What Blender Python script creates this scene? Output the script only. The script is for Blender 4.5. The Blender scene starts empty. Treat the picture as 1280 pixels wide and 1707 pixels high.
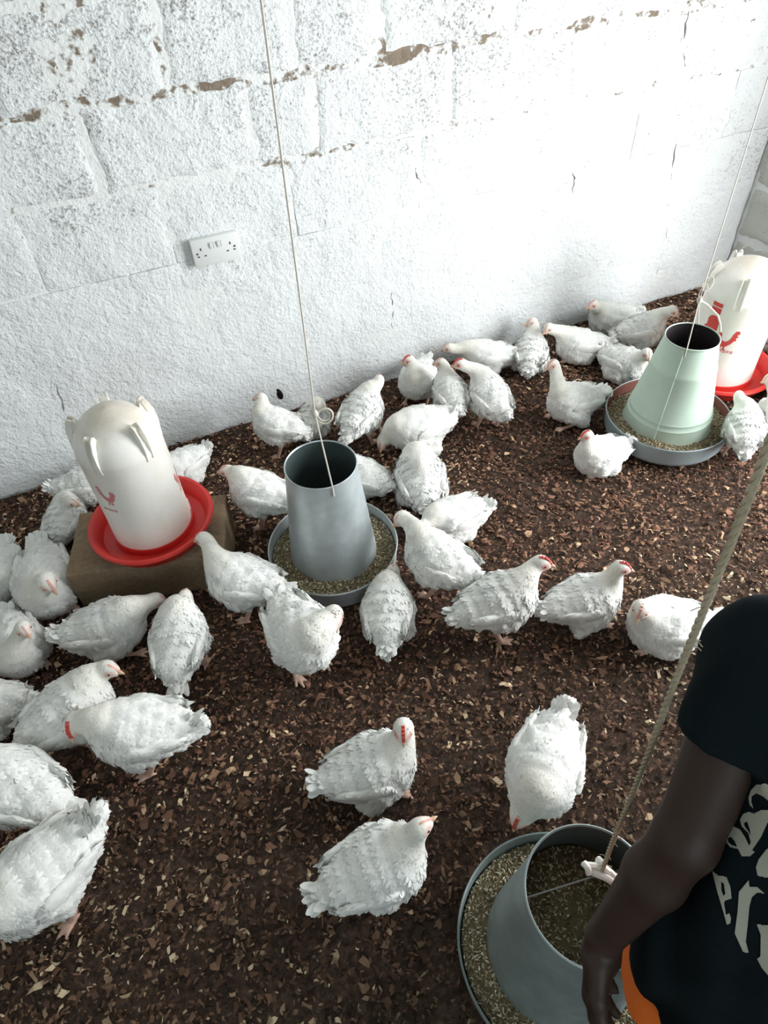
import bpy, bmesh, math, random
import numpy as np
from mathutils import Vector, Matrix, noise
from mathutils.bvhtree import BVHTree
from mathutils.geometry import tessellate_polygon
random.seed(7); rng = np.random.default_rng(11)
SC = bpy.context.scene; COL = SC.collection; PI = math.pi

# ------------------------------------------------------------------ camera
CX, CY, FPX, EYE = 640.0, 853.5, 1110.0, 1.6
UX = np.array([0.91029643, -0.32510903, 0.25625092])      # world axes written in (right, down, forward) of the lens
FY = np.array([-0.41133555, -0.64083572, 0.6481764])
DN = np.array([0.04651326, 0.69543778, 0.71707936])
WALL_Y = 2.13; CORNER_X = 2.66; LEFT_X = -2.3; FRONT_Y = -1.9; ROOF_Z = 2.55
cam_data = bpy.data.cameras.new('camera'); cam = bpy.data.objects.new('camera', cam_data); COL.objects.link(cam)
ex, ey, ez = (np.array([UX[i], FY[i], -DN[i]]) for i in range(3))
cam.matrix_world = Matrix(((ex[0], -ey[0], -ez[0], 0), (ex[1], -ey[1], -ez[1], 0), (ex[2], -ey[2], -ez[2], EYE), (0, 0, 0, 1)))
cam_data.sensor_fit = 'HORIZONTAL'; cam_data.sensor_width = 36; cam_data.lens = FPX * 36 / 1280; cam_data.clip_start = 0.02
SC.camera = cam

# ------------------------------------------------------------------ sky, door daylight, added fill, exposure
world = bpy.data.worlds.new('sky'); SC.world = world; world.use_nodes = True
bg = world.node_tree.nodes['Background']; bg.inputs[0].default_value = (0.80, 0.92, 1.0, 1); bg.inputs[1].default_value = 1.0
SC.view_settings.view_transform = 'Standard'; SC.view_settings.look = 'None'
SC.view_settings.exposure = -0.08; SC.view_settings.gamma = 1.0; SC.view_settings.use_curve_mapping = False

def area(name, loc, target, sx, sy, power, color):
    l = bpy.data.lights.new(name, 'AREA'); l.shape = 'RECTANGLE'; l.size = sx; l.size_y = sy; l.energy = power; l.color = color
    o = bpy.data.objects.new(name, l); COL.objects.link(o); o.location = loc
    o.rotation_euler = (Vector(target) - Vector(loc)).to_track_quat('-Z', 'Y').to_euler(); return o
DOOR_Y0, DOOR_Y1, DOOR_Z = -0.25, 0.95, 2.1
area('door_daylight', (CORNER_X + 0.1, 0.35, 1.05), (0.9, 1.6, 0.65), 1.15, 2.0, 128, (0.97, 0.99, 1.0))
area('added_fill', (-0.3, FRONT_Y - 0.1, 1.75), (0.2, 0.8, 0.4), 1.5, 0.7, 15, (0.80, 0.95, 1.0))  # unseen window light added as fill from behind the camera

# ------------------------------------------------------------------ helpers
def at(px, py, z):                       # the point at height z that the photograph shows at this pixel
    r = np.array([px - CX, py - CY, FPX]); P = r / (r @ DN) * (EYE - z)
    return np.array([P @ UX, P @ FY, z])
def on_wall(px, py):
    r = np.array([px - CX, py - CY, FPX]); P = r / (r @ FY) * WALL_Y
    return P @ UX, EYE - P @ DN
def ray_dir(px, py):
    r = np.array([px - CX, py - CY, FPX]); r = r / np.linalg.norm(r)
    return np.array([r @ UX, r @ FY, -(r @ DN)])
def mesh_np(name, V, F, mats=(), smooth=True, colors=None, fmat=None, normals=None):
    V = np.asarray(V, np.float32); F = np.asarray(F, np.int32); k = F.shape[1]
    me = bpy.data.meshes.new(name); me.vertices.add(len(V)); me.vertices.foreach_set('co', V.ravel())
    me.loops.add(F.size); me.loops.foreach_set('vertex_index', F.ravel())
    me.polygons.add(len(F)); me.polygons.foreach_set('loop_start', np.arange(0, F.size, k, dtype=np.int32))
    me.polygons.foreach_set('loop_total', np.full(len(F), k, np.int32))
    if fmat is not None: me.polygons.foreach_set('material_index', np.asarray(fmat, np.int32))
    me.polygons.foreach_set('use_smooth', np.full(len(F), smooth, bool))
    if colors is not None:
        a = me.color_attributes.new('col', 'FLOAT_COLOR', 'POINT')
        c = np.ones((len(V), 4), np.float32); c[:, :3] = colors; a.data.foreach_set('color', c.ravel())
    for m in mats: me.materials.append(m)
    me.update(calc_edges=True); me.validate()
    if normals is not None: me.normals_split_custom_set_from_vertices(np.asarray(normals, np.float32).tolist())
    return me
def link(name, me, parent=None):
    o = bpy.data.objects.new(name, me); COL.objects.link(o); o.parent = parent; return o
def tag(o, label=None, cat=None, group=None, kind=None):
    if label: o['label'] = label
    if cat: o['category'] = cat
    if group: o['group'] = group
    if kind: o['kind'] = kind
    return o
def empty(name, loc, label, cat, group=None, rz=0):
    o = bpy.data.objects.new(name, None); COL.objects.link(o); o.location = loc; o.rotation_euler = (0, 0, rz)
    o.empty_display_size = 0.05
    return tag(o, label, cat, group)
class MB:                                # collects shapes into one mesh
    def __init__(s): s.bm = bmesh.new()
    def box(s, c, d, R=None, bevel=0):
        r = bmesh.ops.create_cube(s.bm, size=1); vs = r['verts']
        for v in vs:
            p = Vector((v.co.x * d[0], v.co.y * d[1], v.co.z * d[2])); v.co = (R @ p if R else p) + Vector(c)
        if bevel:
            es = {e for v in vs for e in v.link_edges}
            bmesh.ops.bevel(s.bm, geom=list(es), offset=bevel, segments=2, affect='EDGES', profile=0.5)
        return s
    def lathe(s, prof, seg=48, c=(0, 0, 0), closed=False):
        rings = []
        for r, z in prof:
            rings.append([s.bm.verts.new((c[0] + r * math.cos(2 * PI * i / seg), c[1] + r * math.sin(2 * PI * i / seg), c[2] + z)) for i in range(seg)])
        n = len(rings)
        for a in range(n if closed else n - 1):
            A, B = rings[a], rings[(a + 1) % n]
            for i in range(seg): s.bm.faces.new((A[i], A[(i + 1) % seg], B[(i + 1) % seg], B[i]))
        return s
    def tube(s, pts, rad, seg=8, cap=True):
        pts = [Vector(p) for p in pts]; n = len(pts); rad = rad if hasattr(rad, '__len__') else [rad] * n
        prev = None; rings = []
        for i, p in enumerate(pts):
            t = (pts[min(i + 1, n - 1)] - pts[max(i - 1, 0)]).normalized()
            if prev is None:
                u = t.orthogonal().normalized()
            else:
                u = (prev - t * prev.dot(t)); u = u.normalized() if u.length > 1e-6 else t.orthogonal().normalized()
            prev = u; w = t.cross(u)
            rings.append([s.bm.verts.new(p + (u * math.cos(2 * PI * k / seg) + w * math.sin(2 * PI * k / seg)) * rad[i]) for k in range(seg)])
        for a in range(n - 1):
            for k in range(seg): s.bm.faces.new((rings[a][k], rings[a][(k + 1) % seg], rings[a + 1][(k + 1) % seg], rings[a + 1][k]))
        if cap: s.bm.faces.new(rings[0][::-1]); s.bm.faces.new(rings[-1])
        return s
    def sphere(s, c, r, u=12, v=8, R=None):
        q = bmesh.ops.create_uvsphere(s.bm, u_segments=u, v_segments=v, radius=1)
        r = r if hasattr(r, '__len__') else (r, r, r)
        for x in q['verts']:
            p = Vector((x.co.x * r[0], x.co.y * r[1], x.co.z * r[2])); x.co = (R @ p if R else p) + Vector(c)
        return s
    def prism(s, outline, t, M):         # flat outline (u, v) with thickness t, placed by matrix M
        a = [s.bm.verts.new(M @ Vector((u, v, -t / 2))) for u, v in outline]; b = [s.bm.verts.new(M @ Vector((u, v, t / 2))) for u, v in outline]
        n = len(a); s.bm.faces.new(a[::-1]); s.bm.faces.new(b)
        for i in range(n): s.bm.faces.new((a[i], a[(i + 1) % n], b[(i + 1) % n], b[i]))
        return s
    def build(s, name, mat, parent=None, smooth=True, angle=0.7):
        bmesh.ops.recalc_face_normals(s.bm, faces=s.bm.faces)
        me = bpy.data.meshes.new(name); s.bm.to_mesh(me); s.bm.free()
        for m in (mat if isinstance(mat, (list, tuple)) else [mat]): me.materials.append(m)
        if smooth:
            me.polygons.foreach_set('use_smooth', np.ones(len(me.polygons), bool))
            me.set_sharp_from_angle(angle=angle)
        return link(name, me, parent)

# ------------------------------------------------------------------ materials
class NT:
    def __init__(s, name):
        s.m = bpy.data.materials.new(name); s.m.use_nodes = True; s.t = s.m.node_tree; s.b = s.t.nodes['Principled BSDF']
    def n(s, kind, **kw):
        x = s.t.nodes.new(kind)
        for k, v in kw.items():
            if k in x.inputs.keys(): x.inputs[k].default_value = v
            else: setattr(x, k, v)
        return x
    def l(s, a, b): s.t.links.new(a, b)
    def noise(s, co, scale, detail=4, rough=0.6):
        x = s.n('ShaderNodeTexNoise'); x.inputs['Scale'].default_value = scale; x.inputs['Detail'].default_value = detail
        x.inputs['Roughness'].default_value = rough; s.l(co, x.inputs['Vector']); return x.outputs['Fac']
    def ramp(s, fac, stops):
        x = s.n('ShaderNodeValToRGB'); e = x.color_ramp.elements
        while len(e) < len(stops): e.new(0.5)
        for i, (p, c) in enumerate(stops): e[i].position = p; e[i].color = (*c, 1) if hasattr(c, '__len__') else (c, c, c, 1)
        s.l(fac, x.inputs[0]); return x.outputs[0]
    def mix(s, fac, a, b, mode='MIX'):
        x = s.n('ShaderNodeMix', data_type='RGBA', blend_type=mode)
        for v, i in ((fac, 0), (a, 6), (b, 7)):
            if hasattr(v, 'links'): s.l(v, x.inputs[i])
            elif i == 0: x.inputs[0].default_value = v
            else: x.inputs[i].default_value = (*v, 1)
        return x.outputs[2]
    def math(s, op, a, b=0.0):
        x = s.n('ShaderNodeMath', operation=op)
        for v, i in ((a, 0), (b, 1)):
            if hasattr(v, 'links'): s.l(v, x.inputs[i])
            else: x.inputs[i].default_value = v
        return x.outputs[0]
    def coord(s): return s.n('ShaderNodeTexCoord').outputs['Object']
    def bump(s, h, strength, dist):
        x = s.n('ShaderNodeBump'); x.inputs['Strength'].default_value = strength; x.inputs['Distance'].default_value = dist
        s.l(h, x.inputs['Height']); s.l(x.outputs[0], s.b.inputs['Normal'])
    def fin(s, color, rough=0.7, metal=0.0, spec=0.5):
        if hasattr(color, 'links'): s.l(color, s.b.inputs['Base Color'])
        else: s.b.inputs['Base Color'].default_value = (*color, 1)
        if hasattr(rough, 'links'): s.l(rough, s.b.inputs['Roughness'])
        else: s.b.inputs['Roughness'].default_value = rough
        s.b.inputs['Metallic'].default_value = metal; s.b.inputs['Specular IOR Level'].default_value = spec
        return s.m
def plain(name, c, rough=0.6, metal=0.0, var=0.12, scale=30, spec=0.4, bump=0.0):
    m = NT(name); co = m.coord(); f = m.noise(co, scale)
    col = m.mix(f, tuple(x * (1 - var) for x in c), tuple(min(1, x * (1 + var)) for x in c))
    if bump: m.bump(f, bump, 0.002)
    return m.fin(col, rough, metal, spec)

def paint_mat(name, tint=(0.80, 0.825, 0.83), speck=1.0):     # whitewash over rough concrete block
    m = NT(name); co = m.coord()
    sep = m.n('ShaderNodeSeparateXYZ'); m.l(co, sep.inputs[0])
    fine = m.noise(co, 130, 4, 0.65); mid = m.noise(co, 42, 3, 0.6); patch = m.noise(co, 3.1, 3, 0.6); big = m.noise(co, 1.1, 2, 0.5)
    hgt = m.n('ShaderNodeMapRange'); m.l(sep.outputs[2], hgt.inputs[0])
    for i, v in ((1, 0.2), (2, 1.25), (3, -0.065), (4, 0.045)): hgt.inputs[i].default_value = v
    s = m.math('ADD', m.math('ADD', m.math('MULTIPLY', fine, 0.72), m.math('MULTIPLY', mid, 0.28)), m.math('ADD', m.math('MULTIPLY', m.math('SUBTRACT', patch, 0.5), 0.30), hgt.outputs[0]))
    sm = m.math('MULTIPLY', m.ramp(s, [(0.555, 0), (0.70, 1)]), speck * 0.85)
    base = m.mix(big, tuple(x * 0.95 for x in tint), tuple(min(1, x * 1.04) for x in tint))
    col = m.mix(sm, base, (0.17, 0.16, 0.145))
    at_ = m.n('ShaderNodeAttribute', attribute_name='col')
    e = m.math('ADD', m.math('MULTIPLY', at_.outputs['Fac'], 0.50), m.math('ADD', m.math('MULTIPLY', m.math('SUBTRACT', m.noise(co, 5.5, 3, 0.6), 0.5), 1.5), m.math('MULTIPLY', m.math('SUBTRACT', mid, 0.5), 0.9)))
    e = m.math('ADD', e, m.math('MULTIPLY', hgt.outputs[0], 2.2))
    em = m.ramp(e, [(0.80, 0), (0.98, 1)])
    brown = m.mix(m.noise(co, 60), (0.13, 0.095, 0.07), (0.33, 0.28, 0.23))
    col = m.mix(m.math('MULTIPLY', em, 0.85), col, brown)
    m.bump(m.math('ADD', m.math('MULTIPLY', fine, 0.5), m.math('ADD', mid, m.math('MULTIPLY', m.noise(co, 75, 2, .5), .6))), 0.8, 0.008)
    return m.fin(col, 0.9, 0, 0.2)
M_PAINT = paint_mat('whitewash')
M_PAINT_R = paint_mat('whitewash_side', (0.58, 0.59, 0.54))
def mortar_mat():
    m = NT('mortar'); co = m.coord()
    sep = m.n('ShaderNodeSeparateXYZ'); m.l(co, sep.inputs[0])
    hgt = m.n('ShaderNodeMapRange'); m.l(sep.outputs[2], hgt.inputs[0])
    for i, v in ((1, 0.4), (2, 1.2), (3, -0.28), (4, 0.02)): hgt.inputs[i].default_value = v
    hz1 = m.math('LESS_THAN', m.math('ABSOLUTE', m.math('SUBTRACT', sep.outputs[2], 1.124)), 0.022); hz2 = m.math('LESS_THAN', m.math('ABSOLUTE', m.math('SUBTRACT', sep.outputs[2], 0.898)), 0.022)
    band = m.math('SUBTRACT', m.math('MULTIPLY', m.math('ADD', hz1, hz2), 0.10), 0.05)
    e = m.math('ADD', m.math('ADD', m.noise(co, 4.6, 4, .7), m.math('ADD', hgt.outputs[0], band)), m.math('MULTIPLY', m.math('SUBTRACT', m.noise(co, 45), 0.5), 0.7))
    col = m.mix(m.ramp(e, [(0.50, 0), (0.60, 1)]), (0.80, 0.82, 0.81), m.mix(m.noise(co, 50), (0.11, 0.08, 0.06), (0.34, 0.28, 0.22)))
    m.bump(m.noise(co, 60), 0.8, 0.006); return m.fin(col, 0.95, 0, 0.1)
M_MORTAR = mortar_mat()
M_PLAIN_WALL = plain('old_plaster', (0.62, 0.63, 0.60), 0.9, var=0.2, scale=6)
def soil_mat():
    m = NT('litter_bed'); co = m.coord()
    f = m.noise(co, 55, 6, 0.7); g = m.noise(co, 2.2, 3)
    a = m.ramp(f, [(0.32, (0.022, 0.015, 0.012)), (0.5, (0.080, 0.052, 0.039)), (0.68, (0.15, 0.095, 0.068)), (0.8, (0.27, 0.195, 0.14))])
    col = m.mix(m.math('MULTIPLY', g, 0.5), a, (0.035, 0.024, 0.018)); m.bump(f, 0.9, 0.012); return m.fin(col, 0.95, 0, 0.15)
M_SOIL = soil_mat()
def attr_mat(name, rough=0.85, spec=0.15, nscale=0, bump=0.0, sheen=0.0, trans=0.0):
    m = NT(name); a = m.n('ShaderNodeAttribute', attribute_name='col'); col = a.outputs['Color']
    if nscale:
        f = m.noise(m.coord(), nscale, 3)
        col = m.mix(0.16, col, m.ramp(f, [(0.3, 0.25), (0.7, 1.0)]), 'MULTIPLY')
        if bump: m.bump(f, bump, 0.004)
    if sheen: m.b.inputs['Sheen Weight'].default_value = sheen
    return m.fin(col, rough, 0, spec)
M_FLAKE = attr_mat('shavings')
M_CHICK = attr_mat('chicken_skin_and_down', 0.85, 0.15, 150, 0.35)
M_FEATHER = attr_mat('feathers', 0.8, 0.2)
M_EYE = plain('eye_black', (0.012, 0.01, 0.01), 0.15, spec=0.6)
M_BEAK = plain('beak_horn', (0.62, 0.40, 0.27), 0.45)
M_COMB = plain('comb_red', (0.58, 0.075, 0.06), 0.55)
M_COMB_PALE = plain('comb_pink', (0.70, 0.36, 0.31), 0.55)
def galv_mat(name, c=(0.56, 0.62, 0.64), rough=0.42):
    m = NT(name); co = m.coord()
    v = m.n('ShaderNodeTexVoronoi'); v.inputs['Scale'].default_value = 38; m.l(co, v.inputs['Vector'])
    f = m.noise(co, 9, 4); col = m.mix(f, tuple(x * 0.72 for x in c), tuple(min(1, x * 1.2) for x in c))
    col = m.mix(m.math('MULTIPLY', v.outputs['Distance'], 0.35), col, tuple(x * 0.6 for x in c)); r = m.ramp(m.noise(co, 16), [(0.3, rough - 0.08), (0.7, rough + 0.12)])
    return m.fin(col, r, 0.55)
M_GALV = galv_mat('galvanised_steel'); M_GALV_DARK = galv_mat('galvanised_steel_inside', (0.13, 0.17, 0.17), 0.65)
M_GALV_DULL = galv_mat('weathered_steel', (0.36, 0.43, 0.43), 0.5); M_GALV_TRAY = galv_mat('pale_zinc_tray', (0.60, 0.65, 0.66), 0.5)
M_GREEN = plain('pale_green_paint', (0.50, 0.62, 0.52), 0.55, var=0.10, scale=14, spec=0.35, bump=0.1)
M_RUST = plain('red_oxide', (0.20, 0.07, 0.055), 0.7, var=0.3)
M_TRAYGREY = plain('grey_painted_tray', (0.36, 0.42, 0.44), 0.5, var=0.08)
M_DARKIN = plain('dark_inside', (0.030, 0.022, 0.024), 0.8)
def plastic_mat():
    m = NT('milky_plastic'); co = m.coord(); f = m.noise(co, 7, 4)
    col = m.mix(m.ramp(f, [(0.42, 0), (0.72, 1)]), (0.88, 0.86, 0.81), (0.80, 0.75, 0.66))
    sp = m.n('ShaderNodeSeparateXYZ'); m.l(co, sp.inputs[0]); mr = m.n('ShaderNodeMapRange'); m.l(sp.outputs[2], mr.inputs[0])
    for i_, v_ in ((1, .33), (2, .43), (3, -.25), (4, .55)): mr.inputs[i_].default_value = v_
    col = m.mix(m.ramp(m.math('ADD', mr.outputs[0], m.math('MULTIPLY', m.noise(co, 16, 4), .6)), [(.35, 0), (.85, .8)]), col, (.50, .42, .32))
    m.b.inputs['Subsurface Weight'].default_value = 0.15; m.b.inputs['Subsurface Radius'].default_value = (0.02, 0.018, 0.015); m.b.inputs['Subsurface Scale'].default_value = 0.5
    return m.fin(col, 0.38, 0, 0.4)
M_PLASTIC = plastic_mat()
M_DUST = plain('dusty_plastic', (0.70, 0.63, 0.53), 0.7, var=0.2, scale=14)
M_RED = plain('red_plastic', (0.62, 0.035, 0.028), 0.38, var=0.1, scale=12)
M_PRINT = plain('red_ink', (0.60, 0.06, 0.05), 0.5)
M_PRINT_FADED = plain('worn_red_ink', (0.66, 0.22, 0.22), 0.5)
M_FEED = attr_mat('feed', 0.9, 0.1)
M_ROPE = plain('jute_rope', (0.46, 0.39, 0.28), 0.9, var=0.3, scale=150, bump=0.4)
M_STRING = plain('cotton_string', (0.66, 0.62, 0.55), 0.9, var=0.1)
M_KNOT = plain('white_cloth', (0.76, 0.74, 0.70), 0.9, var=0.1, scale=60)
M_WIRE = plain('steel_wire', (0.25, 0.25, 0.24), 0.4, 0.8)
def block_mat():
    m = NT('concrete_block'); co = m.coord(); f = m.noise(co, 70, 5, 0.7); g = m.noise(co, 8, 3)
    col = m.mix(g, m.ramp(f, [(0.3, (0.10, 0.085, 0.065)), (0.7, (0.34, 0.28, 0.21))]), (0.30, 0.20, 0.11))
    m.bump(f, 0.8, 0.008); return m.fin(col, 0.95, 0, 0.1)
M_BLOCK = block_mat()
M_SOCKET = plain('socket_plastic', (0.74, 0.76, 0.74), 0.4, var=0.03)
M_HOLE = plain('socket_holes', (0.10, 0.10, 0.10), 0.6)
M_SKIN = plain('brown_skin', (0.040, 0.022, 0.016), 0.5, var=0.12, scale=40, spec=0.35)
M_SHIRT = plain('black_cotton', (0.006, 0.011, 0.014), 0.9, var=0.25, scale=200, spec=0.1, bump=0.2)
M_SHORTS = plain('orange_cloth', (0.80, 0.16, 0.015), 0.8, var=0.1, scale=120)
M_CREAM = plain('cream_print', (0.42, 0.42, 0.35), 0.8, var=0.06, scale=200)
M_HAIR = plain('black_hair', (0.012, 0.010, 0.009), 0.8, bump=0.5, scale=300)
M_WHITE = plain('eye_white', (0.7, 0.68, 0.64), 0.3)

# ------------------------------------------------------------------ room
def rough_block(name, u0, u1, v0, v1, M, parent, mat, soft, seed):
    """front face of a concrete block: u along the wall, v up, w out of the wall; edges rounded back into the joint"""
    du, dv = u1 - u0, v1 - v0; nu = max(4, int(du / 0.0165)); nv = max(4, int(dv / 0.0165))
    V = []; C = []; seed = 0.0 if soft > 1.05 else seed * max(0, 1 - soft * .8)
    for j in range(nv + 1):
        for i in range(nu + 1):
            u = u0 + du * i / nu; v = v0 + dv * j / nv
            e = min(i * du / nu, (nu - i) * du / nu, j * dv / nv, (nv - j) * dv / nv)
            p = Vector((u * 7 + seed, v * 7, seed * 0.37)); q = Vector((u * 26, v * 26, seed))
            w = 0.006 * noise.noise(p) + 0.0032 * noise.noise(q) + 0.0016 * noise.noise(q * 2.7)
            k = max(0.0, 1 - e / 0.030)
            w -= max(0.0004, 0.0085 - 0.0062 * soft) * k * k * (0.8 + 1.2 * noise.noise(q * 0.5 + Vector((9, 3, 1))))
            jit = 0.009 * k * max(.08, 1 - .72 * soft)
            uu = u + jit * noise.noise(q * 0.7 + Vector((0, 0, 5))); vv = v + jit * noise.noise(q * 0.7 + Vector((0, 0, 11)))
            if e < 1e-6: w -= max(0.0004, 0.006 - 0.0043 * soft)
            V.append(M @ Vector((uu, vv, w))); hor = min(j, nv - j) * dv / nv < min(i, nu - i) * du / nu; C.append([k * max(.15, 1 - .6 * soft) * (1.55 if hor else .75)] * 3)
    n = nu + 1; F = [(j * n + i, j * n + i + 1, (j + 1) * n + i + 1, (j + 1) * n + i) for j in range(nv) for i in range(nu)]
    # sides and back so that the block is a solid
    rim = [i for i in range(n)] + [j * n + nu for j in range(1, nv + 1)] + [nv * n + i for i in range(nu - 1, -1, -1)] + [j * n for j in range(nv - 1, 0, -1)]
    base = len(V); off = (M.to_3x3() @ Vector((0, 0, -0.05))); m = len(rim)
    V += [V[r].copy() for r in rim] + [V[r] + off for r in rim]; C += [[0.5 * max(.1, 1 - .6 * soft)] * 3] * (2 * m)
    F += [(base + i, base + m + i, base + m + (i + 1) % m, base + (i + 1) % m) for i in range(m)]
    me = mesh_np(name, [tuple(v) for v in V], F, [mat], True, np.array(C)); return link(name, me, parent)

JW = 0.006
COURSES = [0.0, 0.22, 0.445, 0.668, 0.898, 1.124, 1.345, 1.57, 1.79, 2.01, 2.23, 2.5]
JOINTS = {3: [-0.63, -0.19, 0.2, 0.604, 1.05, 1.5, 1.95, 2.4], 4: [-0.84, -0.39, 0.06, 0.51, 0.71, 1.16, 1.61, 2.06, 2.5],
          5: [-0.57, -0.13, 0.31, 0.66, 0.925, 1.38, 1.83, 2.28]}
def backing(name, M, u0, u1, v0, v1, holes, mat, recess, thick=0.14):
    """mortar bed that shows in the joints: a solid slab, its front uneven"""
    V = []; F = []; nu = int((u1 - u0) / 0.03); nv = int((v1 - v0) / 0.03); n = nu + 1
    for j in range(nv + 1):
        for i in range(nu + 1):
            u = u0 + (u1 - u0) * i / nu; v = v0 + (v1 - v0) * j / nv
            w = recess + 0.0065 * noise.noise(Vector((u * 5, v * 5, 3))) + 0.004 * noise.noise(Vector((u * 31, v * 31, 7)))
            V.append(M @ Vector((u, v, w)))
    for j in range(nv + 1):
        for i in range(nu + 1): V.append(M @ Vector((u0 + (u1 - u0) * i / nu, v0 + (v1 - v0) * j / nv, -thick)))
    N = n * (nv + 1); du = (u1 - u0) / nu; dv = (v1 - v0) / nv
    def solid(i, j):
        if not (0 <= i < nu and 0 <= j < nv): return False
        u = u0 + du * (i + 0.5); v = v0 + dv * (j + 0.5)
        return not any(a < u < b and c < v < d for a, b, c, d in holes)
    for j in range(nv):
        for i in range(nu):
            if not solid(i, j): continue
            a, b, c, d = j * n + i, j * n + i + 1, (j + 1) * n + i + 1, (j + 1) * n + i
            F.append((a, b, c, d)); F.append((a + N, d + N, c + N, b + N))
            for (p, q, ii, jj) in ((a, b, i, j - 1), (b, c, i + 1, j), (c, d, i, j + 1), (d, a, i - 1, j)):
                if not solid(ii, jj): F.append((p, p + N, q + N, q))
    me = mesh_np(name, [tuple(v) for v in V], F, [mat], True)
    return tag(link(name, me), kind='structure')
# back wall: u = x, v = z, w = -y
MBK = Matrix(((1, 0, 0, 0), (0, 0, -1, WALL_Y), (0, 1, 0, 0), (0, 0, 0, 1)))
wall_back = backing('wall_back', MBK, LEFT_X, CORNER_X + 0.14, -0.03, ROOF_Z, [], M_MORTAR, -0.0045)
for ci in range(len(COURSES) - 1):
    v0, v1 = COURSES[ci], COURSES[ci + 1]; soft = {0: 1.36, 1: 1.34, 2: 1.28, 3: 1.0}.get(ci, 0.45)
    js = JOINTS.get(ci) or [LEFT_X + 0.1 + 0.225 * (ci % 2) + 0.45 * k for k in range(14)]
    js = [j for j in js if LEFT_X + 0.08 < j < CORNER_X - 0.08]
    x = js[0] - 0.45
    while x > LEFT_X + 0.08: js.insert(0, x); x -= 0.45
    ed = [LEFT_X] + js + [CORNER_X]
    for a, b in zip(ed[:-1], ed[1:]):
        jw = 0.014 if (ci == 5 and abs(a - 0.925) < 0.01) else JW
        jb = 0.014 if (ci == 5 and abs(b - 0.925) < 0.01) else JW
        rough_block('block', a + jw * max(.02, 1 - 0.75 * soft), b - jb * max(.02, 1 - 0.75 * soft), v0 + JW * max(.02, 1 - .75 * soft), v1 - JW * max(.02, 1 - .75 * soft), MBK, wall_back, M_PAINT, soft, ci * 3.1 + a * 5)
# right wall with the doorway the daylight comes through: u = -y, v = z, w = -x
MRT = Matrix(((0, 0, -1, CORNER_X), (-1, 0, 0, 0), (0, 1, 0, 0), (0, 0, 0, 1)))
wall_right = backing('wall_right', MRT, -WALL_Y, -FRONT_Y, -0.03, ROOF_Z, [(-DOOR_Y1, -DOOR_Y0, -1, DOOR_Z)], M_MORTAR, -0.0045)
for ci in range(len(COURSES) - 1):
    v0, v1 = COURSES[ci], COURSES[ci + 1]
    u = -WALL_Y + 0.002; k = 0; ed = [u]
    u += 0.24 if ci % 2 else 0.45
    while u < -DOOR_Y1 - 0.1: ed.append(u); u += 0.45
    ed.append(-DOOR_Y1)
    for a, b in zip(ed[:-1], ed[1:]): rough_block('block', a + JW, b - JW, v0 + JW, v1 - JW, MRT, wall_right, M_PAINT_R, 0.3, ci * 2.3 + a * 4)
tag(MB().box((LEFT_X - 0.07, (WALL_Y + FRONT_Y) / 2, ROOF_Z / 2), (0.14, WALL_Y - FRONT_Y, ROOF_Z)).build('wall_left', M_PLAIN_WALL, None, False), kind='structure')
fw = MB()          # wall behind the photographer, with an opening added for the fill light
xa, xb, wx0, wx1, wz0, wz1 = LEFT_X - 0.14, CORNER_X + 0.14, -1.1, 0.5, 1.35, 2.1
for x0, x1, z0, z1 in ((xa, wx0, 0, ROOF_Z), (wx1, xb, 0, ROOF_Z), (wx0, wx1, 0, wz0), (wx0, wx1, wz1, ROOF_Z)):
    fw.box(((x0 + x1) / 2, FRONT_Y - 0.07, (z0 + z1) / 2), (x1 - x0, 0.14, z1 - z0))
tag(fw.build('wall_front', M_PLAIN_WALL, None, False), kind='structure')
tag(MB().box(((xa + xb) / 2, (WALL_Y + FRONT_Y) / 2, ROOF_Z + 0.04), (xb - xa, WALL_Y - FRONT_Y + 0.28, 0.08)).build('ceiling', M_PLAIN_WALL, None, False), kind='structure')

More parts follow.
